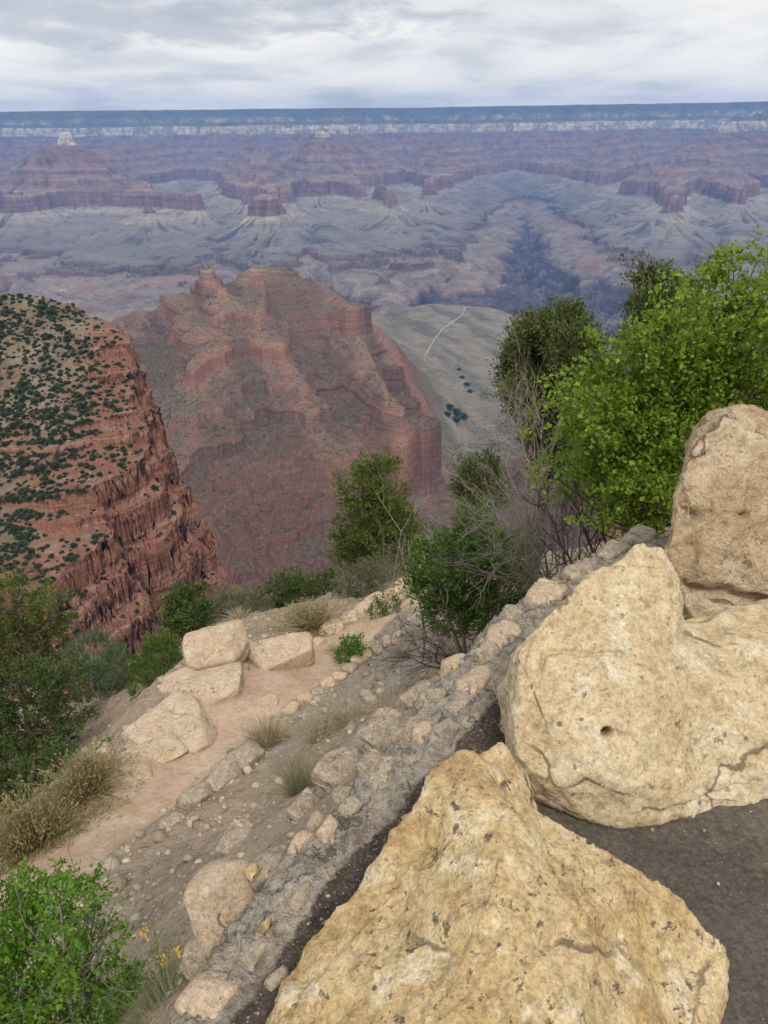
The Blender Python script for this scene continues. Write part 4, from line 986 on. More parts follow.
def norm(v): return v / (np.linalg.norm(v, axis=-1, keepdims=True) + 1e-9)
def leaf_quads(C_, Dr, L, W, fold, r):
    """one bent rhombus per leaf"""
    n = len(C_); Dr = norm(Dr)
    side = norm(np.cross(Dr, norm(r.normal(size=(n, 3))))); up = np.cross(side, Dr)
    L = np.broadcast_to(L, n)[:, None]; W = np.broadcast_to(W, n)[:, None]
    V = np.stack([C_, C_ + Dr * L * .45 + side * W * .5 + up * L * fold, C_ + Dr * L, C_ + Dr * L * .45 - side * W * .5 + up * L * fold], 1).reshape(-1, 3)
    return V, np.arange(4 * n).reshape(n, 4)
def tubes(paths, sides=5):
    """paths: list of (points (k,3), radii (k,))"""
    Vs, Fs = [], []; n0 = 0
    for pts, rad in paths:
        pts = np.asarray(pts, float); k = len(pts); rad = np.broadcast_to(rad, k)
        t = norm(np.gradient(pts, axis=0)); ref = np.array([.31, .77, .55])
        a = norm(np.cross(t, ref)); b_ = np.cross(t, a)
        th = np.arange(sides) / sides * 2 * np.pi
        ring = pts[:, None] + rad[:, None, None] * (np.cos(th)[None, :, None] * a[:, None] + np.sin(th)[None, :, None] * b_[:, None])
        Vs.append(ring.reshape(-1, 3)); i = np.arange(k * sides).reshape(k, sides)
        j = np.roll(i, -1, 1)
        Fs.append(np.stack([i[:-1], j[:-1], j[1:], i[1:]], -1).reshape(-1, 4) + n0); n0 += k * sides
    return np.concatenate(Vs), np.concatenate(Fs)
def curve(a, c_, r, bend=.15, n=6, sag=0.):
    a = np.asarray(a, float); c_ = np.asarray(c_, float); L = np.linalg.norm(c_ - a); t = np.linspace(0, 1, n)
    off = r.normal(size=3) * bend * L; off2 = r.normal(size=3) * bend * L * .6
    return a + (c_ - a) * t[:, None] + off * (t * (1 - t) * 2)[:, None] + off2 * (np.sin(t * 2 * np.pi) * .5)[:, None] + np.array([0, 0, sag * L]) * (t * (1 - t))[:, None]

def crown_tree(name, label, cat, base, lumps, leaf, L, W, per, ncl, spread, mats, trunk_r, seed, up=.4, fold=.12, drop=.25, group=None, stems=1, twig=True, shell=.55, spray=2.2, droop=.3, outw=.7):
    """trunk and limbs as one part, the leaves as another; lumps: (centre, (rx,ry,rz)) in world space"""
    r = np.random.default_rng(seed); base = np.asarray(base, float)
    root = empty(name, base)
    tag(root, label, cat, group)
    vol = np.array([np.prod(l[1]) ** .75 for l in lumps]); vol = vol / vol.sum()
    cs, ow, li = [], [], []
    for i, (c_, rad) in enumerate(lumps):
        k = max(3, int(ncl * vol[i] + .5)); d = norm(r.normal(size=(k, 3))); d[:, 2] = d[:, 2] * .85 + .1
        q = r.uniform(0, 1, k) ** .5; q = q * (1 - shell) + shell * r.uniform(.75, 1.12, k)
        q = q * (1 + .28 * fbm3(d * 2.3 + i * 7.7 + seed, 2, 5))
        cs.append(np.asarray(c_) - base + d * q[:, None] * np.asarray(rad)[None]); ow.append(d); li += [i] * k
    cs = np.concatenate(cs); ow = np.concatenate(ow); li = np.array(li)
    drop_ = r.uniform(size=len(cs)) > drop * (fbm3(cs / (np.mean([l[1][0] for l in lumps]) * .5) + 3.3, 2, seed + 1) < -.05)
    cs, ow, li = cs[drop_], ow[drop_], li[drop_]
    n = len(cs); csz = np.exp(r.normal(0, .3, n))
    ax = norm(ow * outw + r.normal(size=(n, 3)) * .45 + np.array([0, 0, up * .5]))            # each cluster is a small leafy spray
    tt = r.uniform(-.5, 1.0, n * per); sp_ = spread * np.repeat(csz, per)
    C_ = np.repeat(cs, per, 0) + np.repeat(ax, per, 0) * (tt * sp_ * spray)[:, None] + r.normal(size=(n * per, 3)) * (sp_ * (1.0 - .45 * np.clip(tt, 0, 1)) * .55)[:, None] * np.array([1, 1, .8])
    C_[:, 2] -= droop * sp_ * np.clip(tt, 0, 1) ** 2
    Dr = np.repeat(ow, per, 0) * outw + norm(r.normal(size=(n * per, 3))) * .8 + np.array([0, 0, up])
    sz = np.exp(r.normal(0, .22, n * per))
    V, Fq = leaf_quads(C_, Dr, L * sz, W * sz, fold, r)
    paths = []
    cent = np.mean([l[0] for l in lumps], 0) - base
    cz = np.array([l[0][2] for l in lumps]) - base[2]
    top = cs[np.argmax(cs[:, 2])] * np.array([.5, .5, .9])
    for s_ in range(stems):
        tp_ = top if stems == 1 else np.asarray(lumps[s_ % len(lumps)][0]) - base
        tr = curve(r.normal(size=3) * np.array([trunk_r, trunk_r, 0]) * (stems > 1) + np.array([0, 0, -.25 * trunk_r * 8]), tp_, r, .07, 9)
        paths.append((tr, np.linspace(trunk_r, trunk_r * .25, 9)))
    main = [p_[0] for p_ in paths]
    lc = []
    for i, (c_, rad) in enumerate(lumps):
        c0 = np.asarray(c_) - base
        t_ = main[i % len(main)]; j = np.argmin(np.linalg.norm(t_ - c0 * np.array([.6, .6, .55]), axis=1)); lb = curve(t_[j], c0, r, .10, 7, -.2)
        paths.append((lb, np.linspace(trunk_r * .45, trunk_r * .16, 7))); lc.append(lb)
    if twig:
        for k in range(0, n, 2 if n < 700 else 4):
            lb = lc[li[k]]; j = r.integers(3, 7)
            paths.append((curve(lb[j], cs[k], r, .10, 4, .1), np.linspace(trunk_r * .12, trunk_r * .035, 4)))
    tv, tf = tubes(paths, 5)
    mesh_np("trunk", tv, tf, mats, parent=root)
    mesh_np("crown", V, Fq, leaf, smooth=False, parent=root)
    return root
def lump_px(lst, Yd, depth=.9, jit=.12, seed=0):
    """picture circles (x, y, radius) at the distance Yd to ellipsoids with real depth"""
    r = np.random.default_rng(seed); out = []
    for q in lst:
        x, y, rad = q[:3]; yy = Yd * (1 + r.uniform(-jit, jit)) if len(q) < 4 else q[3]
        c_ = P(x, y, yy); s = float((c_ - EYE) @ FWD) / F
        out.append((c_, (rad * s, rad * s * depth, rad * s)))
    return out
def base_under(lumps, dx=0., dy=0.):
    c_ = np.mean([l[0] for l in lumps], 0); x, y = c_[0] + dx, c_[1] + dy
    return np.array([x, y, gz1(x, y)])
def dead_shrub(name, label, cat, base, tips, mat, rad, seed, levels=3, kids=4, bend=.12, group=None):
    r = np.random.default_rng(seed); base = np.asarray(base, float)
    root = empty(name, base); tag(root, label, cat, group)
    paths = []
    def grow(p0, d, L, rd, lv):
        q = curve(p0, p0 + d * L, r, bend, 6, .05)
        paths.append((q, np.linspace(rd, rd * .45, 6)))
        if lv == 0: return
        for k in range(kids):
            t_ = r.uniform(.3, 1.0); pt = q[min(5, int(t_ * 5.99))]
            dd = norm(d * .9 + r.normal(size=3) * .55 + np.array([0, 0, .08]))
            grow(pt, dd, L * r.uniform(.4, .65), rd * .48, lv - 1)
    for t_ in tips:
        d = np.asarray(t_, float) - base; L = np.linalg.norm(d)
        grow(np.zeros(3), d / L, L * .72, rad * r.uniform(.7, 1.1), levels)
    v, f = tubes(paths, 4)
    mesh_np("branches", v, f, mat, parent=root)
    return root
def blade_tuft(name, label, cat, base, n, H, lean, W, mat, seed, group=None, flowers=None, leaves=None, spread=.1):
    """thin bent blades or stems that spring from one crown"""
    r = np.random.default_rng(seed); base = np.asarray(base, float)
    a = r.uniform(0, 2 * np.pi, n); ln = np.abs(r.normal(0, lean * 1.15, n)); h = H * r.uniform(.55, 1.1, n)
    d = np.stack([np.cos(a) * ln, np.sin(a) * ln, np.ones(n)], -1); d = norm(d)
    st = np.stack([np.cos(a), np.sin(a), a * 0], -1) * (spread * np.sqrt(r.uniform(0, 1, n)))[:, None]
    side = norm(np.cross(d, r.normal(size=(n, 3))))
    k = 5; Vs = []
    for j in range(k):
        t = j / (k - 1)
        c_ = st + d * (h * t)[:, None] + np.stack([np.cos(a), np.sin(a), -.4 * np.ones(n)], -1) * (h * ln * .55 * t * t)[:, None]
        w_ = W * (1 - t * .8)
        Vs += [c_ + side * w_, c_ - side * w_]
    V = np.stack(Vs, 1); i = np.arange(n * 2 * k).reshape(n, k, 2)
    Fq = np.stack([i[:, :-1, 0], i[:, :-1, 1], i[:, 1:, 1], i[:, 1:, 0]], -1).reshape(-1, 4)
    root = empty(name, base); tag(root, label, cat, group)
    mesh_np("blades", V.reshape(-1, 3), Fq, mat, smooth=False, parent=root)
    tips = (Vs[-1] + Vs[-2]) / 2
    if leaves:
        m, L, Wl, cnt = leaves
        pick = r.integers(0, n, cnt); t = r.uniform(.35, 1, cnt)[:, None]
        lo_ = (Vs[4] + Vs[5])[pick] / 2; C_ = lo_ + (tips[pick] - lo_) * t + r.normal(size=(cnt, 3)) * L * .4
        v, f = leaf_quads(C_, d[pick] + r.normal(size=(cnt, 3)) * .5, L, Wl, .1, r)
        mesh_np("leaves", v, f, m, smooth=False, parent=root)
    if flowers:
        cnt, sz = flowers
        for q in range(cnt):
            tpt = tips[r.integers(0, n)] + np.array([0, 0, H * r.uniform(.0, .12)])
            C_ = tpt + r.normal(size=(26, 3)) * sz * .6
            v, f = leaf_quads(C_, r.normal(size=(26, 3)) + np.array([0, 0, .6]), sz * .7, sz * .5, .2, r)
            mesh_np("flower_head", v, f, M_flower, smooth=False, parent=root)
    return root

# ---- right hand side: bright leafy tree and the conifers behind it
tips_ = [(735, 230), (768, 240), (706, 262), (668, 300), (640, 326), (606, 340), (584, 372), (562, 398), (548, 432), (556, 470), (578, 500), (604, 522), (640, 530), (800, 265), (815, 330), (724, 322), (684, 365), (636, 408), (690, 440), (748, 296), (772, 390), (618, 456), (662, 492), (600, 420), (715, 400), (655, 352), (575, 440)]
rl = np.random.default_rng(77); lst = []
for (a_, b2) in tips_:
    b2 += 22 * max(0., (400 - b2) / 170); a_ -= 8
    yy_ = 4.7 * (1 + rl.uniform(-.13, .12)); c0_ = (715 + rl.uniform(-25, 25), 470 + rl.uniform(-25, 25))
    for t_, rad_ in ((.50, 34), (.68, 30), (.85, 24), (1.0, 15)):
        if math.hypot(a_ - 715, b2 - 470) < 90 and t_ < .6: continue
        arch = -14 * math.sin(t_ * math.pi)
        lst.append((c0_[0] + (a_ - c0_[0]) * t_ + rl.uniform(-8, 8), c0_[1] + (b2 - c0_[1]) * t_ + arch, rad_ * rl.uniform(.75, 1.15), 4.75 + (yy_ - 4.75) * t_))
lp = lump_px(lst, 4.7, .9, .10, 3)
bs = base_under(lp, .25, .1)
crown_tree("broadleaf_tree", "bright green leafy tree rising behind the tall boulder at the right edge", "tree", bs, lp, L_bright, .027, .020, 30, 3000, .042, B_bark, .022, 501, up=.15, fold=.15, drop=.9, stems=5, shell=.5, spray=3.4, droop=1.0)
lp = lump_px([(540, 342, 28), (560, 328, 24), (525, 372, 23), (574, 352, 26), (560, 388, 30), (530, 402, 22), (548, 425, 20), (512, 390, 11), (588, 376, 19), (518, 352, 12), (540, 436, 15), (565, 428, 20), (556, 462, 15), (576, 470, 17)], 17, .9, .06, 4)
crown_tree("juniper_tree", "round olive green juniper just left of the bright leafy tree", "tree", base_under(lp), lp, L_jun, .085, .032, 44, 1500, .14, B_bark, .16, 502, up=.5, drop=.5)
lp = lump_px([(650, 275, 14), (655, 292, 18), (668, 305, 22), (648, 315, 22), (690, 300, 16), (672, 330, 26), (640, 345, 22)], 13, .9, .05, 5)
crown_tree("juniper_tree", "dull olive juniper whose thin top shows above the bright leafy tree", "tree", base_under(lp), lp, L_jun, .065, .025, 40, 460, .10, B_bark, .12, 503, up=.7, drop=.5)
lp = lump_px([(376, 474, 18), (360, 492, 20), (388, 500, 20), (372, 520, 26), (350, 535, 16), (398, 525, 20), (362, 552, 22), (392, 552, 24), (345, 560, 14)], 21, .9, .05, 6)
crown_tree("pinyon_tree", "lone yellow green pinyon standing at the centre against the red ridge", "tree", base_under(lp), lp, L_pin, .105, .036, 44, 640, .17, B_bark, .13, 504, up=.6, drop=.5)
lp = lump_px([(482, 472, 18), (470, 490, 16), (492, 492, 16), (478, 510, 14), (466, 524, 10)], 17, .9, .05, 7)
crown_tree("juniper_tree", "small dark juniper between the lone pinyon and the dead grey branches", "tree", base_under(lp), lp, L_jun, .08, .03, 40, 280, .12, B_bark, .10, 505, up=.5, drop=.5)
lp = lump_px([(445, 560, 30), (480, 552, 30), (510, 560, 26), (462, 590, 36), (500, 590, 30), (430, 588, 20), (475, 530, 22), (450, 615, 26), (495, 615, 20), (415, 575, 14), (522, 590, 18)], 8.0, .9, .06, 8)
crown_tree("bush", "rounded green bush with bare grey twigs beside the upper trail", "bush", base_under(lp), lp, L_bush, .044, .020, 30, 1250, .055, B_grey, .03, 506, up=.6, drop=.4, stems=5)
# dead branches
c0 = P(560, 560, 6.2); bz = np.array([c0[0], c0[1], gz1(c0[0], c0[1])])
dead_shrub("dead_shrub", "bare grey brown shrub of tangled dead branches left of the leafy tree", "shrub", bz, [P(*q) for q in ((500, 440, 6.6), (515, 425, 6.8), (535, 420, 6.4), (560, 440, 6.2), (505, 490, 5.8), (590, 470, 6.0), (525, 470, 6.0), (500, 520, 5.7), (540, 500, 5.6))], B_grey, .016, 520, levels=3, kids=5)
c0 = P(600, 575, 4.6); bz = np.array([c0[0], c0[1], gz1(c0[0], c0[1])])
dead_shrub("dead_shrub", "dark bare branches sprawling at the foot of the leafy tree", "shrub", bz, [P(*q) for q in ((520, 500, 4.8), (545, 540, 4.4), (580, 500, 4.7), (500, 575, 4.5), (560, 470, 5.0), (605, 505, 4.6))], B_dark, .014, 521, levels=3, kids=5)
c0 = P(455, 640, 7.0); bz = np.array([c0[0], c0[1], gz1(c0[0], c0[1])])
dead_shrub("dead_shrub", "low dark twigs drooping over the gravel below the rounded green bush", "shrub", bz, [P(*q) for q in ((405, 640, 6.6), (420, 665, 6.2), (440, 655, 6.2), (415, 625, 6.9), (395, 655, 6.6), (430, 640, 6.4), (465, 640, 6.4), (450, 662, 6.1))], B_dark, .010, 522, levels=3, kids=5)
c0 = P(425, 555, 9.0); bz = np.array([c0[0], c0[1], gz1(c0[0], c0[1])])
dead_shrub("dead_branch", "pale dead stem leaning up from the rounded bush beside the trail", "branch", bz, [P(*q) for q in ((392, 478, 9.4), (402, 490, 9.2), (412, 520, 9.0))], B_grey, .014, 523, levels=2, kids=4)

# ---- left hand side conifers
lp = lump_px([(12, 605, 30), (45, 620, 26), (10, 650, 38), (-30, 630, 40), (58, 600, 14), (40, 655, 24)], 21, .9, .05, 11)
crown_tree("pinyon_tree", "yellow green pinyon at the left edge with bare trunk showing", "tree", base_under(lp), lp, L_pin, .10, .035, 40, 620, .16, B_bark, .16, 530, up=.6, drop=.6)
lp = lump_px([(20, 690, 36), (55, 690, 28), (-20, 700, 40), (30, 730, 34), (70, 712, 22), (0, 750, 30), (48, 745, 26), (-30, 750, 40)], 14.5, .9, .06, 12)
crown_tree("juniper_tree", "dense dark green juniper on the slope left of the trail", "tree", base_under(lp), lp, L_dark, .075, .028, 40, 1000, .115, B_bark, .13, 531, up=.5, drop=.5)
lp = lump_px([(12, 790, 24), (38, 778, 20), (-12, 800, 28), (58, 760, 16), (30, 800, 12)], 10, .9, .05, 13)
crown_tree("juniper_tree", "low dark juniper above the straw coloured bush at the left edge", "tree", base_under(lp), lp, L_dark, .08, .03, 26, 340, .085, B_bark, .08, 532, up=.5, drop=.5)
lp = lump_px([(92, 658, 26), (112, 665, 22), (78, 672, 18), (100, 680, 22), (122, 682, 14)], 18, .9, .05, 14)
crown_tree("sage_bush", "soft grey green bush between the left junipers and the biggest rock", "bush", base_under(lp), lp, L_sage, .10, .022, 30, 420, .10, B_grey, .05, 533, up=.9, drop=.3, stems=4)
lp = lump_px([(160, 655, 18), (150, 672, 18), (170, 668, 16), (145, 690, 14), (165, 645, 12)], 15, .9, .05, 15)
crown_tree("sage_bush", "mid green bush growing against the left side of the biggest rock", "bush", base_under(lp), lp, L_bush, .075, .02, 30, 330, .08, B_grey, .04, 534, up=.9, drop=.3, stems=4)
lp = lump_px([(188, 598, 14), (182, 612, 16), (198, 616, 14), (190, 628, 14), (176, 628, 10)], 22, .9, .05, 16)
crown_tree("juniper_tree", "small dark green conifer behind the biggest rock", "tree", base_under(lp), lp, L_dark, .12, .045, 26, 300, .13, B_bark, .09, 535, up=.6, drop=.4)
lp = lump_px([(228, 606, 18), (250, 608, 18), (215, 614, 14), (240, 618, 18)], 22, .9, .05, 17)
crown_tree("sage_bush", "pale grey bush of fine twigs behind the two largest trail rocks", "bush", base_under(lp), lp, L_grey, .12, .02, 30, 330, .12, B_grey, .06, 536, up=1.0, drop=.3, stems=4)
lp = lump_px([(285, 590, 16), (270, 600, 16), (300, 596, 14), (318, 590, 13), (296, 580, 12), (330, 582, 10)], 24, .9, .05, 18)
crown_tree("bush", "low dark green bush on the brink behind the long tilted boulder", "bush", base_under(lp), lp, L_dark, .11, .04, 26, 330, .12, B_bark, .06, 537, up=.6, drop=.4, stems=3)
lp = lump_px([(355, 582, 18), (372, 578, 16), (362, 594, 14), (345, 592, 12), (385, 570, 14)], 17.5, .9, .05, 19)
crown_tree("sage_bush", "grey green bush over the flat stones of the upper trail", "bush", base_under(lp), lp, L_grey, .075, .018, 30, 300, .085, B_grey, .04, 538, up=.9, drop=.35, stems=4)
lp = lump_px([(352, 642, 9), (346, 652, 9), (358, 652, 7), (340, 660, 5)], 11.3, .9, .02, 20)
crown_tree("bush", "small fresh green bush growing in the kerb stones of the trail", "bush", base_under(lp), lp, L_lime, .040, .020, 22, 110, .04, B_bark, .02, 539, up=.5, drop=.2, stems=3)
lp = lump_px([(112, 748, 10), (120, 744, 8), (104, 754, 7)], 8.6, .9, .02, 21)
crown_tree("bush", "small leafy green bush just above the straw coloured shrub", "bush", base_under(lp), lp, L_lime, .034, .018, 22, 120, .035, B_bark, .02, 540, up=.5, drop=.2, stems=3)
lp = lump_px([(385, 600, 10), (375, 612, 8), (392, 612, 9), (402, 600, 9)], 13.5, .9, .02, 22)
crown_tree("bush", "thin green shrub hanging over the flat kerb stones", "bush", base_under(lp), lp, L_bush, .045, .016, 22, 120, .05, B_grey, .02, 541, up=.5, drop=.3, stems=3)

# ---- straw shrubs and grass
def tuft_at(px, py, wpx, hpx, name, label, cat, n, mat, seed, **kw):
    h = ghit(px, py); s = float((h - EYE) @ FWD) / F
    H = hpx * s * 1.25
    kw = dict(kw)
    if "leafn" in kw:
        m, L, Wl, cnt = kw.pop("leafn"); kw["leaves"] = (m, L * s, Wl * s, cnt)
    if "flw" in kw:
        cnt, sz = kw.pop("flw"); kw["flowers"] = (cnt, sz * s)
    return blade_tuft(name, label, cat, h - np.array([0, 0, .03]), n, H, wpx / max(hpx, 1) * .42, .55 * s * kw.pop("bw", 1.0), mat, seed, spread=wpx * s * .18, **kw)
tuft_at(38, 846, 80, 40, "straw_shrub", "large rounded straw yellow shrub at the left edge of the lower trail", "shrub", 1100, L_rab, 551, leafn=(L_rab, 5, 1.6, 3600))
tuft_at(90, 792, 44, 30, "straw_shrub", "smaller straw yellow shrub just above the large rounded one", "shrub", 700, L_rab, 552, leafn=(L_rab, 4, 1.4, 2200))
tuft_at(312, 628, 46, 22, "straw_shrub", "tan dry shrub between the long boulder and the flat kerb stones", "shrub", 600, L_dry, 553, leafn=(L_rab, 3, 1.2, 1500))
tuft_at(300, 792, 50, 42, "grass_tuft", "grey green grass tuft on the rubble slope under the trail kerb", "grass tuft", 480, L_pale, 554, bw=.55)
tuft_at(268, 745, 40, 26, "grass_tuft", "thin grey grass tuft beside the dark kerb ledge", "grass tuft", 420, L_dry, 555, bw=.8)
tuft_at(350, 722, 70, 26, "grass_tuft", "wide sparse dry grass on the grey gravel", "grass tuft", 260, L_dry, 556, bw=.6)
tuft_at(395, 712, 50, 24, "grass_tuft", "small dry grass beside the wall on the grey gravel", "grass tuft", 160, L_dry, 557, bw=.6)
tuft_at(322, 738, 50, 30, "grass_tuft", "pale dry grass on the gravel above the grey green tuft", "grass tuft", 240, L_dry, 558, bw=.6)
tuft_at(340, 655, 26, 14, "grass_tuft", "short dry grass in the middle of the upper trail", "grass tuft", 200, L_dry, 559, bw=.8)
tuft_at(240, 620, 30, 10, "grass_tuft", "low dry grass behind the biggest rock", "grass tuft", 200, L_dry, 560)

# ---- bottom left corner
lp = lump_px([(18, 905, 34), (60, 905, 26), (85, 890, 18), (40, 945, 46), (-20, 930, 50), (85, 955, 32), (20, 990, 50), (70, 1005, 44), (115, 990, 26), (-20, 1000, 50), (105, 930, 16), (55, 870, 12), (110, 1040, 40), (30, 1050, 60)], 1.75, .9, .10, 31)
crown_tree("leafy_bush", "dense fresh green leafy bush filling the bottom left corner", "bush", base_under(lp), lp, L_lime, .019, .012, 26, 900, .028, B_grey, .014, 571, up=.4, drop=.45, stems=6)
h = P(165, 1005, 1.35); h[2] -= .15
blade_tuft("broom_shrub", "slender green broom with small yellow flower heads beside the wall", "shrub", h, 420, .34, .34, .0013, L_broom, 572, spread=.05, flowers=(9, .016), leaves=(L_broom, .014, .003, 1500))
h = P(190, 1035, 1.2); h[2] -= .08
blade_tuft("grass_tuft", "dry straw coloured grass at the bottom edge against the wall", "grass tuft", h, 150, .26, .40, .0012, L_dry, 573, spread=.05)
c0 = P(60, 980, 1.7); 
dead_shrub("dead_branch", "bare grey twigs sticking out of the leafy corner bush", "branch", c0 - np.array([0, 0, .25]), [P(*q) for q in ((20, 900, 1.7), (70, 905, 1.6), (120, 900, 1.6), (150, 880, 1.7), (95, 940, 1.5), (30, 960, 1.5))], B_grey, .005, 574, levels=2, kids=4)

# ------------------------------------------------------------------ shrubs over the hillside and the ridge
def shrub_mesh(seed, n=70, dens=1.0):
    r = np.random.default_rng(seed)
    d = norm(r.normal(size=(n, 3))); d[:, 2] = np.abs(d[:, 2])
    rad = (.75 + .35 * fbm3(d * 1.8 + seed, 2, seed)) * r.uniform(.55, 1.05, n)
    C_ = d * rad[:, None] * np.array([1, 1, .95])
    v, f = leaf_quads(C_ * .75, d + r.normal(size=(n, 3)) * .6 + np.array([0, 0, .4]), .62, .5, .12, r)
    return v, f
variants = [shrub_mesh(600 + k, 90) for k in range(6)]
vobjs = []
for k, (v, f) in enumerate(variants):
    me_o = mesh_np("hill_shrub", v, f, L_shrub, smooth=False, link=False)
    vobjs.append(me_o.data); bpy.data.objects.remove(me_o)
r = np.random.default_rng(88)
n = 20000
px_ = r.uniform(-40, 330, n); py_ = r.uniform(295, 700, n)
cand = []
ysr = np.linspace(210, 600, 500)
D = FWD[None] + (px_[:, None] - 384) / F * RGT[None] + (512 - py_[:, None]) / F * UPV[None]
HX = np.linspace(-420, 20, 500); HY = np.linspace(205, 620, 500)
_hz = hill_height(*np.meshgrid(HX, HY))[0]
def hz_fast(x, y):
    i = np.clip(((x - HX[0]) / (HX[1] - HX[0])), 0, 498).astype(int); j = np.clip(((y - HY[0]) / (HY[1] - HY[0])), 0, 498).astype(int)
    return _hz[j, i]
PX = D[:, 0:1] / D[:, 1:2] * ysr[None]; PZ = 1.65 + D[:, 2:3] / D[:, 1:2] * ysr[None]
below = PZ <= hz_fast(PX, np.repeat(ysr[None], n, 0))
ix = np.argmax(below, 1); ok = below.any(1)
x = PX[np.arange(n), ix]; y = ysr[ix]
z, nr_, dd_ = hill_height(x, y)
sl = np.hypot((hill_z(x + 1.5, y) - z) / 1.5, (hill_z(x, y + 1.5) - z) / 1.5)
clump = .6 * fbm2(x / 38, y / 38, 3, 301) + .5 * fbm2(x / 12, y / 12, 2, 302)
ok &= (sl < 1.25) & (clump + r.uniform(-.45, .5, n) > -.16) & ~((dd_ > -30) & (r.uniform(size=n) < .55))
idx = np.where(ok)[0][:3800]
size = np.exp(r.normal(.0, .38, len(idx))) * 1.12
pts = np.stack([x[idx], y[idx], z[idx] - .15], -1)
app = size / np.linalg.norm(pts - EYE, axis=1)
order = np.argsort(-app)
vx, vy, vz = pix(pts)
for k in order[:300]:
    o = bpy.data.objects.new("hill_shrub", vobjs[k % 6]); COL.objects.link(o)
    o.location = [float(q) for q in pts[k]]; s_ = float(size[k]); o.scale = (s_ * r.uniform(.85, 1.2), s_, s_ * r.uniform(.8, 1.25)); o.rotation_euler = (0, 0, r.uniform(0, 6.28))
    tag(o, "dark green juniper shrub dotting the tan and red hillside", "shrub", "shrubs dotted over the hillside on the left")
def mass(name, label, P_, S_, vs, mat, seed):
    r = np.random.default_rng(seed); Vs, Fs = [], []; n0 = 0
    for k, (pt, s_) in enumerate(zip(P_, S_)):
        v, f = vs[k % len(vs)]
        Vs.append(rotz(v * s_, r.uniform(0, 6.3)) + pt); Fs.append(f + n0); n0 += len(v)
    tag(mesh_np(name, np.concatenate(Vs), np.concatenate(Fs), mat, smooth=False), label, kind="stuff")
mass("hillside_shrubbery", "smaller scattered shrubs between the larger ones on the hillside", pts[order[300:]], size[order[300:]], variants, L_shrub, 310)
# ridge: scrub and fallen blocks
tiny = [shrub_mesh(640 + k, 13) for k in range(5)]
n = 60000
az_ = r.uniform(-R(20), R(12), n); yy = r.uniform(900, 2420, n); xx = np.tan(az_) * yy
zz = np.concatenate([mid_height(xx[i:i + 5000], yy[i:i + 5000])[0] for i in range(0, n, 5000)])
zx = np.concatenate([mid_height(xx[i:i + 5000] + 4, yy[i:i + 5000])[0] for i in range(0, n, 5000)]); zy = np.concatenate([mid_height(xx[i:i + 5000], yy[i:i + 5000] + 4)[0] for i in range(0, n, 5000)])
sl = np.hypot(zx - zz, zy - zz) / 4
dens = fbm2(xx / 120, yy / 120, 3, 303)
ok = (sl < .9) & (dens + r.uniform(-.5, .5, n) > -.1)
idx = np.where(ok)[0]
mass("ridge_scrub", "scrub thinly dotting the red ridge and its ravines", np.stack([xx, yy, zz - .3], -1)[idx], np.exp(r.normal(0, .35, len(idx))) * 1.6, tiny, L_shrub, 311)
# cottonwoods along the dry creek on the valley floor
cw = [(449, 408, 1.0), (456, 414, 1.2), (463, 418, 1.0), (455, 421, 1.1), (447, 415, .8), (462, 378, .7), (467, 385, .8), (470, 392, .7), (459, 370, .6)]
cmesh = None
for i, (a, c_, s_) in enumerate(cw):
    h = hit(mid_z, a, c_, 1500, 4200)
    if h is None: continue
    if cmesh is None:
        cms = []
        for k in range(3):
            v, f = shrub_mesh(660 + k, 110); t_ = mesh_np("cottonwood_tree", v, f, L_cotton, smooth=False, link=False); cms.append(t_.data); bpy.data.objects.remove(t_)
        cmesh = True
    o = bpy.data.objects.new("cottonwood_tree", cms[i % 3]); COL.objects.link(o)
    o.location = [float(q) for q in h]; o.scale = (19 * s_, 19 * s_, 15 * s_); o.rotation_euler = (0, 0, i)
    tag(o, "green cottonwood by the dry creek below the end of the red ridge", "tree", "cottonwoods along the dry creek")
# ------------------------------------------------------------------ sky, sun, air
SUN_EL, SUN_AZ = R(52), R(170)          # azimuth clockwise from +y (north)
w = bpy.data.worlds.new("World"); scene.world = w; w.use_nodes = True
nt = w.node_tree; nd = nt.nodes; lk = nt.links
bg = nd["Background"]
sky = nd.new("ShaderNodeTexSky"); sky.sky_type = 'NISHITA'; sky.sun_disc = False
sky.sun_elevation = SUN_EL; sky.sun_rotation = SUN_AZ; sky.altitude = 2000; sky.air_density = 1.0; sky.dust_density = 2.0
tc = nd.new("ShaderNodeTexCoord"); sx = nd.new("ShaderNodeSeparateXYZ"); lk.new(tc.outputs["Generated"], sx.inputs[0])
def wm(op, a, b_=0.0):
    n = nd.new("ShaderNodeMath"); n.operation = op
    for i, q in enumerate((a, b_)):
        if hasattr(q, "is_output"): lk.new(q, n.inputs[i])
        else: n.inputs[i].default_value = q
    return n.outputs[0]
def wnoise(vec, sc, det, rough=.55, dist=0.):
    n = nd.new("ShaderNodeTexNoise"); lk.new(vec, n.inputs["Vector"]); n.inputs["Scale"].default_value = sc
    n.inputs["Detail"].default_value = det; n.inputs["Roughness"].default_value = rough; n.inputs["Distortion"].default_value = dist
    return n.outputs["Fac"]
def wramp(f, stops):
    n = nd.new("ShaderNodeValToRGB"); lk.new(f, n.inputs[0]); e = n.color_ramp.elements
    while len(e) < len(stops): e.new(.5)
    for el, (q, c_) in zip(e, stops): el.position = q
    for el, (q, c_) in zip(e, stops): el.position = q; el.color = (*c_, 1)
    return n.outputs[0]
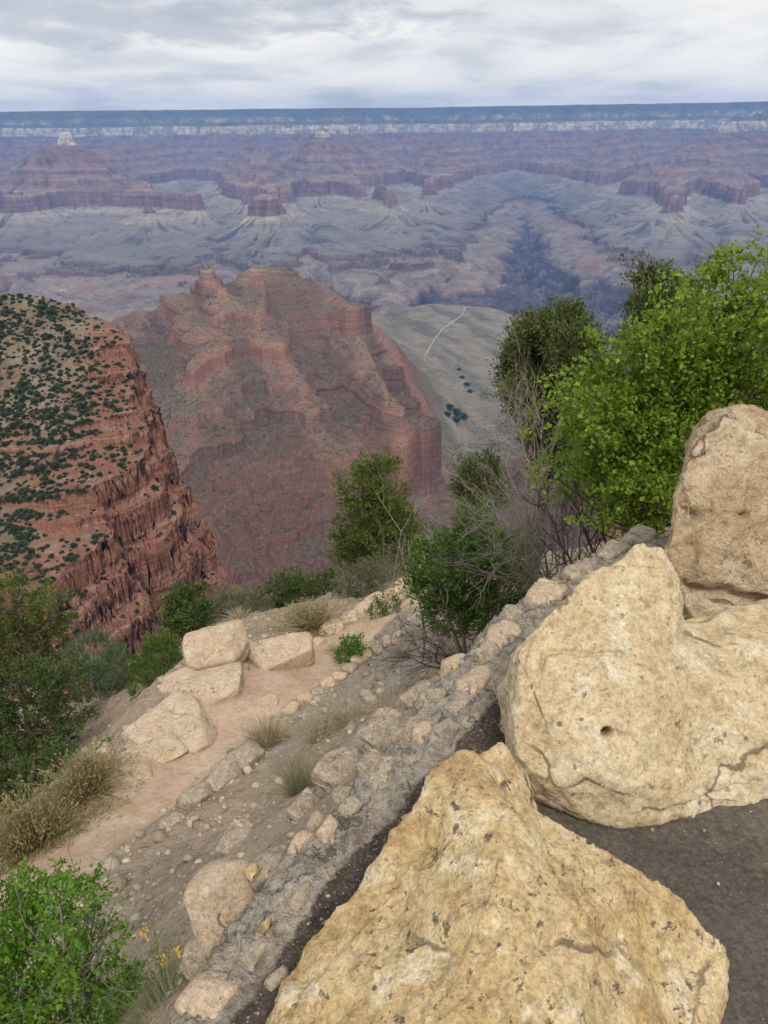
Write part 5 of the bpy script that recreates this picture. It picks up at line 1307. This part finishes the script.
def wmix(f, a, b_, mode='MIX'):
    n = nd.new("ShaderNodeMix"); n.data_type = 'RGBA'; n.blend_type = mode
    for s_, q in ((n.inputs[0], f), (n.inputs[6], a), (n.inputs[7], b_)):
        if hasattr(q, "is_output"): lk.new(q, s_)
        elif isinstance(q, tuple): s_.default_value = (*q, 1)
        else: s_.default_value = q
    return n.outputs[2]
# a cloud deck: directions projected on a level plane overhead
zc = wm('ADD', wm('MAXIMUM', sx.outputs[2], 0.0), .16)
cx = wm('DIVIDE', sx.outputs[0], zc); cy = wm('DIVIDE', sx.outputs[1], zc)
cv = nd.new("ShaderNodeCombineXYZ"); lk.new(cx, cv.inputs[0]); lk.new(cy, cv.inputs[1])
n1 = wnoise(cv.outputs[0], .95, 6, .52, .3)
n2 = wnoise(cv.outputs[0], 3.2, 6, .6, .4)
deck = wramp(wm('ADD', wm('MULTIPLY', n1, .8), wm('MULTIPLY', n2, .2)), [(.34, (.62, .65, .69)), (.43, (.78, .80, .82)), (.49, (.90, .91, .915)), (.57, (.99, .985, .965)), (.70, (1.08, 1.06, 1.02))])
# a grey blue bank of cloud low in the north west
yy_ = wm('MAXIMUM', sx.outputs[1], 0.05)
bu = wm('DIVIDE', wm('ADD', wm('DIVIDE', sx.outputs[0], yy_), .30), .34); bv = wm('DIVIDE', wm('SUBTRACT', sx.outputs[2], .100), .030)
br = wm('ADD', wm('ADD', wm('MULTIPLY', bu, bu), wm('MULTIPLY', bv, bv)), wm('MULTIPLY', wm('SUBTRACT', n2, .5), 4.5))
bank = wm('MULTIPLY', wm('SMOOTH_MIN', wm('MAXIMUM', wm('SUBTRACT', 1.3, br), 0.0), 1.0), .62)
deck = wmix(bank, deck, (.42, .48, .57))
sk = wmix(1.0, sky.outputs[0], (.09, .09, .09), 'MULTIPLY')
cover = wramp(n1, [(.30, (.78, .78, .78)), (.45, (1, 1, 1))])
cl = nd.new("ShaderNodeSeparateColor"); lk.new(cover, cl.inputs[0])
mixc = wmix(cl.outputs[0], sk, deck)
bright = wmix(1.0, mixc, wramp(wm('POWER', wm('SUBTRACT', 1.0, wm('MAXIMUM', sx.outputs[2], 0.0)), 12.0), [(0, (.90, .90, .90)), (1, (1.27, 1.22, 1.10))]), 'MULTIPLY')
lk.new(bright, bg.inputs[0]); bg.inputs[1].default_value = 1.0

sd = bpy.data.lights.new("sun", 'SUN'); sd.energy = 2.5; sd.angle = R(13); sd.color = (1.0, .95, .87)
so = bpy.data.objects.new("sun", sd); COL.objects.link(so)
sdir = Vector((math.sin(SUN_AZ) * math.cos(SUN_EL), math.cos(SUN_AZ) * math.cos(SUN_EL), math.sin(SUN_EL)))
so.rotation_euler = sdir.to_track_quat('Z', 'Y').to_euler()

# hazy air over the whole canyon
lo = (-16500., -600., -2050.); hi = (16500., 16500., 330.)
V = [(x_, y_, z_) for x_ in (lo[0], hi[0]) for y_ in (lo[1], hi[1]) for z_ in (lo[2], hi[2])]
Fc = np.array([(0, 1, 3, 2), (4, 6, 7, 5), (0, 4, 5, 1), (2, 3, 7, 6), (0, 2, 6, 4), (1, 5, 7, 3)])
hm = bpy.data.materials.new("haze_air"); hm.use_nodes = True
hn = hm.node_tree
for n in list(hn.nodes):
    if n.type != 'OUTPUT_MATERIAL': hn.nodes.remove(n)
vol = hn.nodes.new("ShaderNodeVolumePrincipled")
vol.inputs["Color"].default_value = (.23, .46, 1.0, 1); vol.inputs["Density"].default_value = 5.4e-5; vol.inputs["Anisotropy"].default_value = 0.0
vol.inputs["Density Attribute"].default_value = ""; hm.cycles.homogeneous_volume = True
hn.links.new(vol.outputs[0], hn.nodes["Material Output"].inputs["Volume"])
tag(mesh_np("haze", V, Fc, hm, smooth=False), "blue haze hanging in the canyon air", kind="stuff")

scene.view_settings.view_transform = 'Standard'; scene.view_settings.look = 'None'
scene.view_settings.exposure = 0.0; scene.view_settings.gamma = 1.0; scene.view_settings.use_curve_mapping = False
cy_ = scene.cycles
cy_.use_denoising = True
try: cy_.denoiser = 'OPENIMAGEDENOISE'
except Exception: pass
cy_.max_bounces = 4; cy_.diffuse_bounces = 2; cy_.glossy_bounces = 1; cy_.transmission_bounces = 2; cy_.volume_bounces = 0
cy_.use_light_tree = False
cy_.use_adaptive_sampling = True; cy_.adaptive_threshold = .02
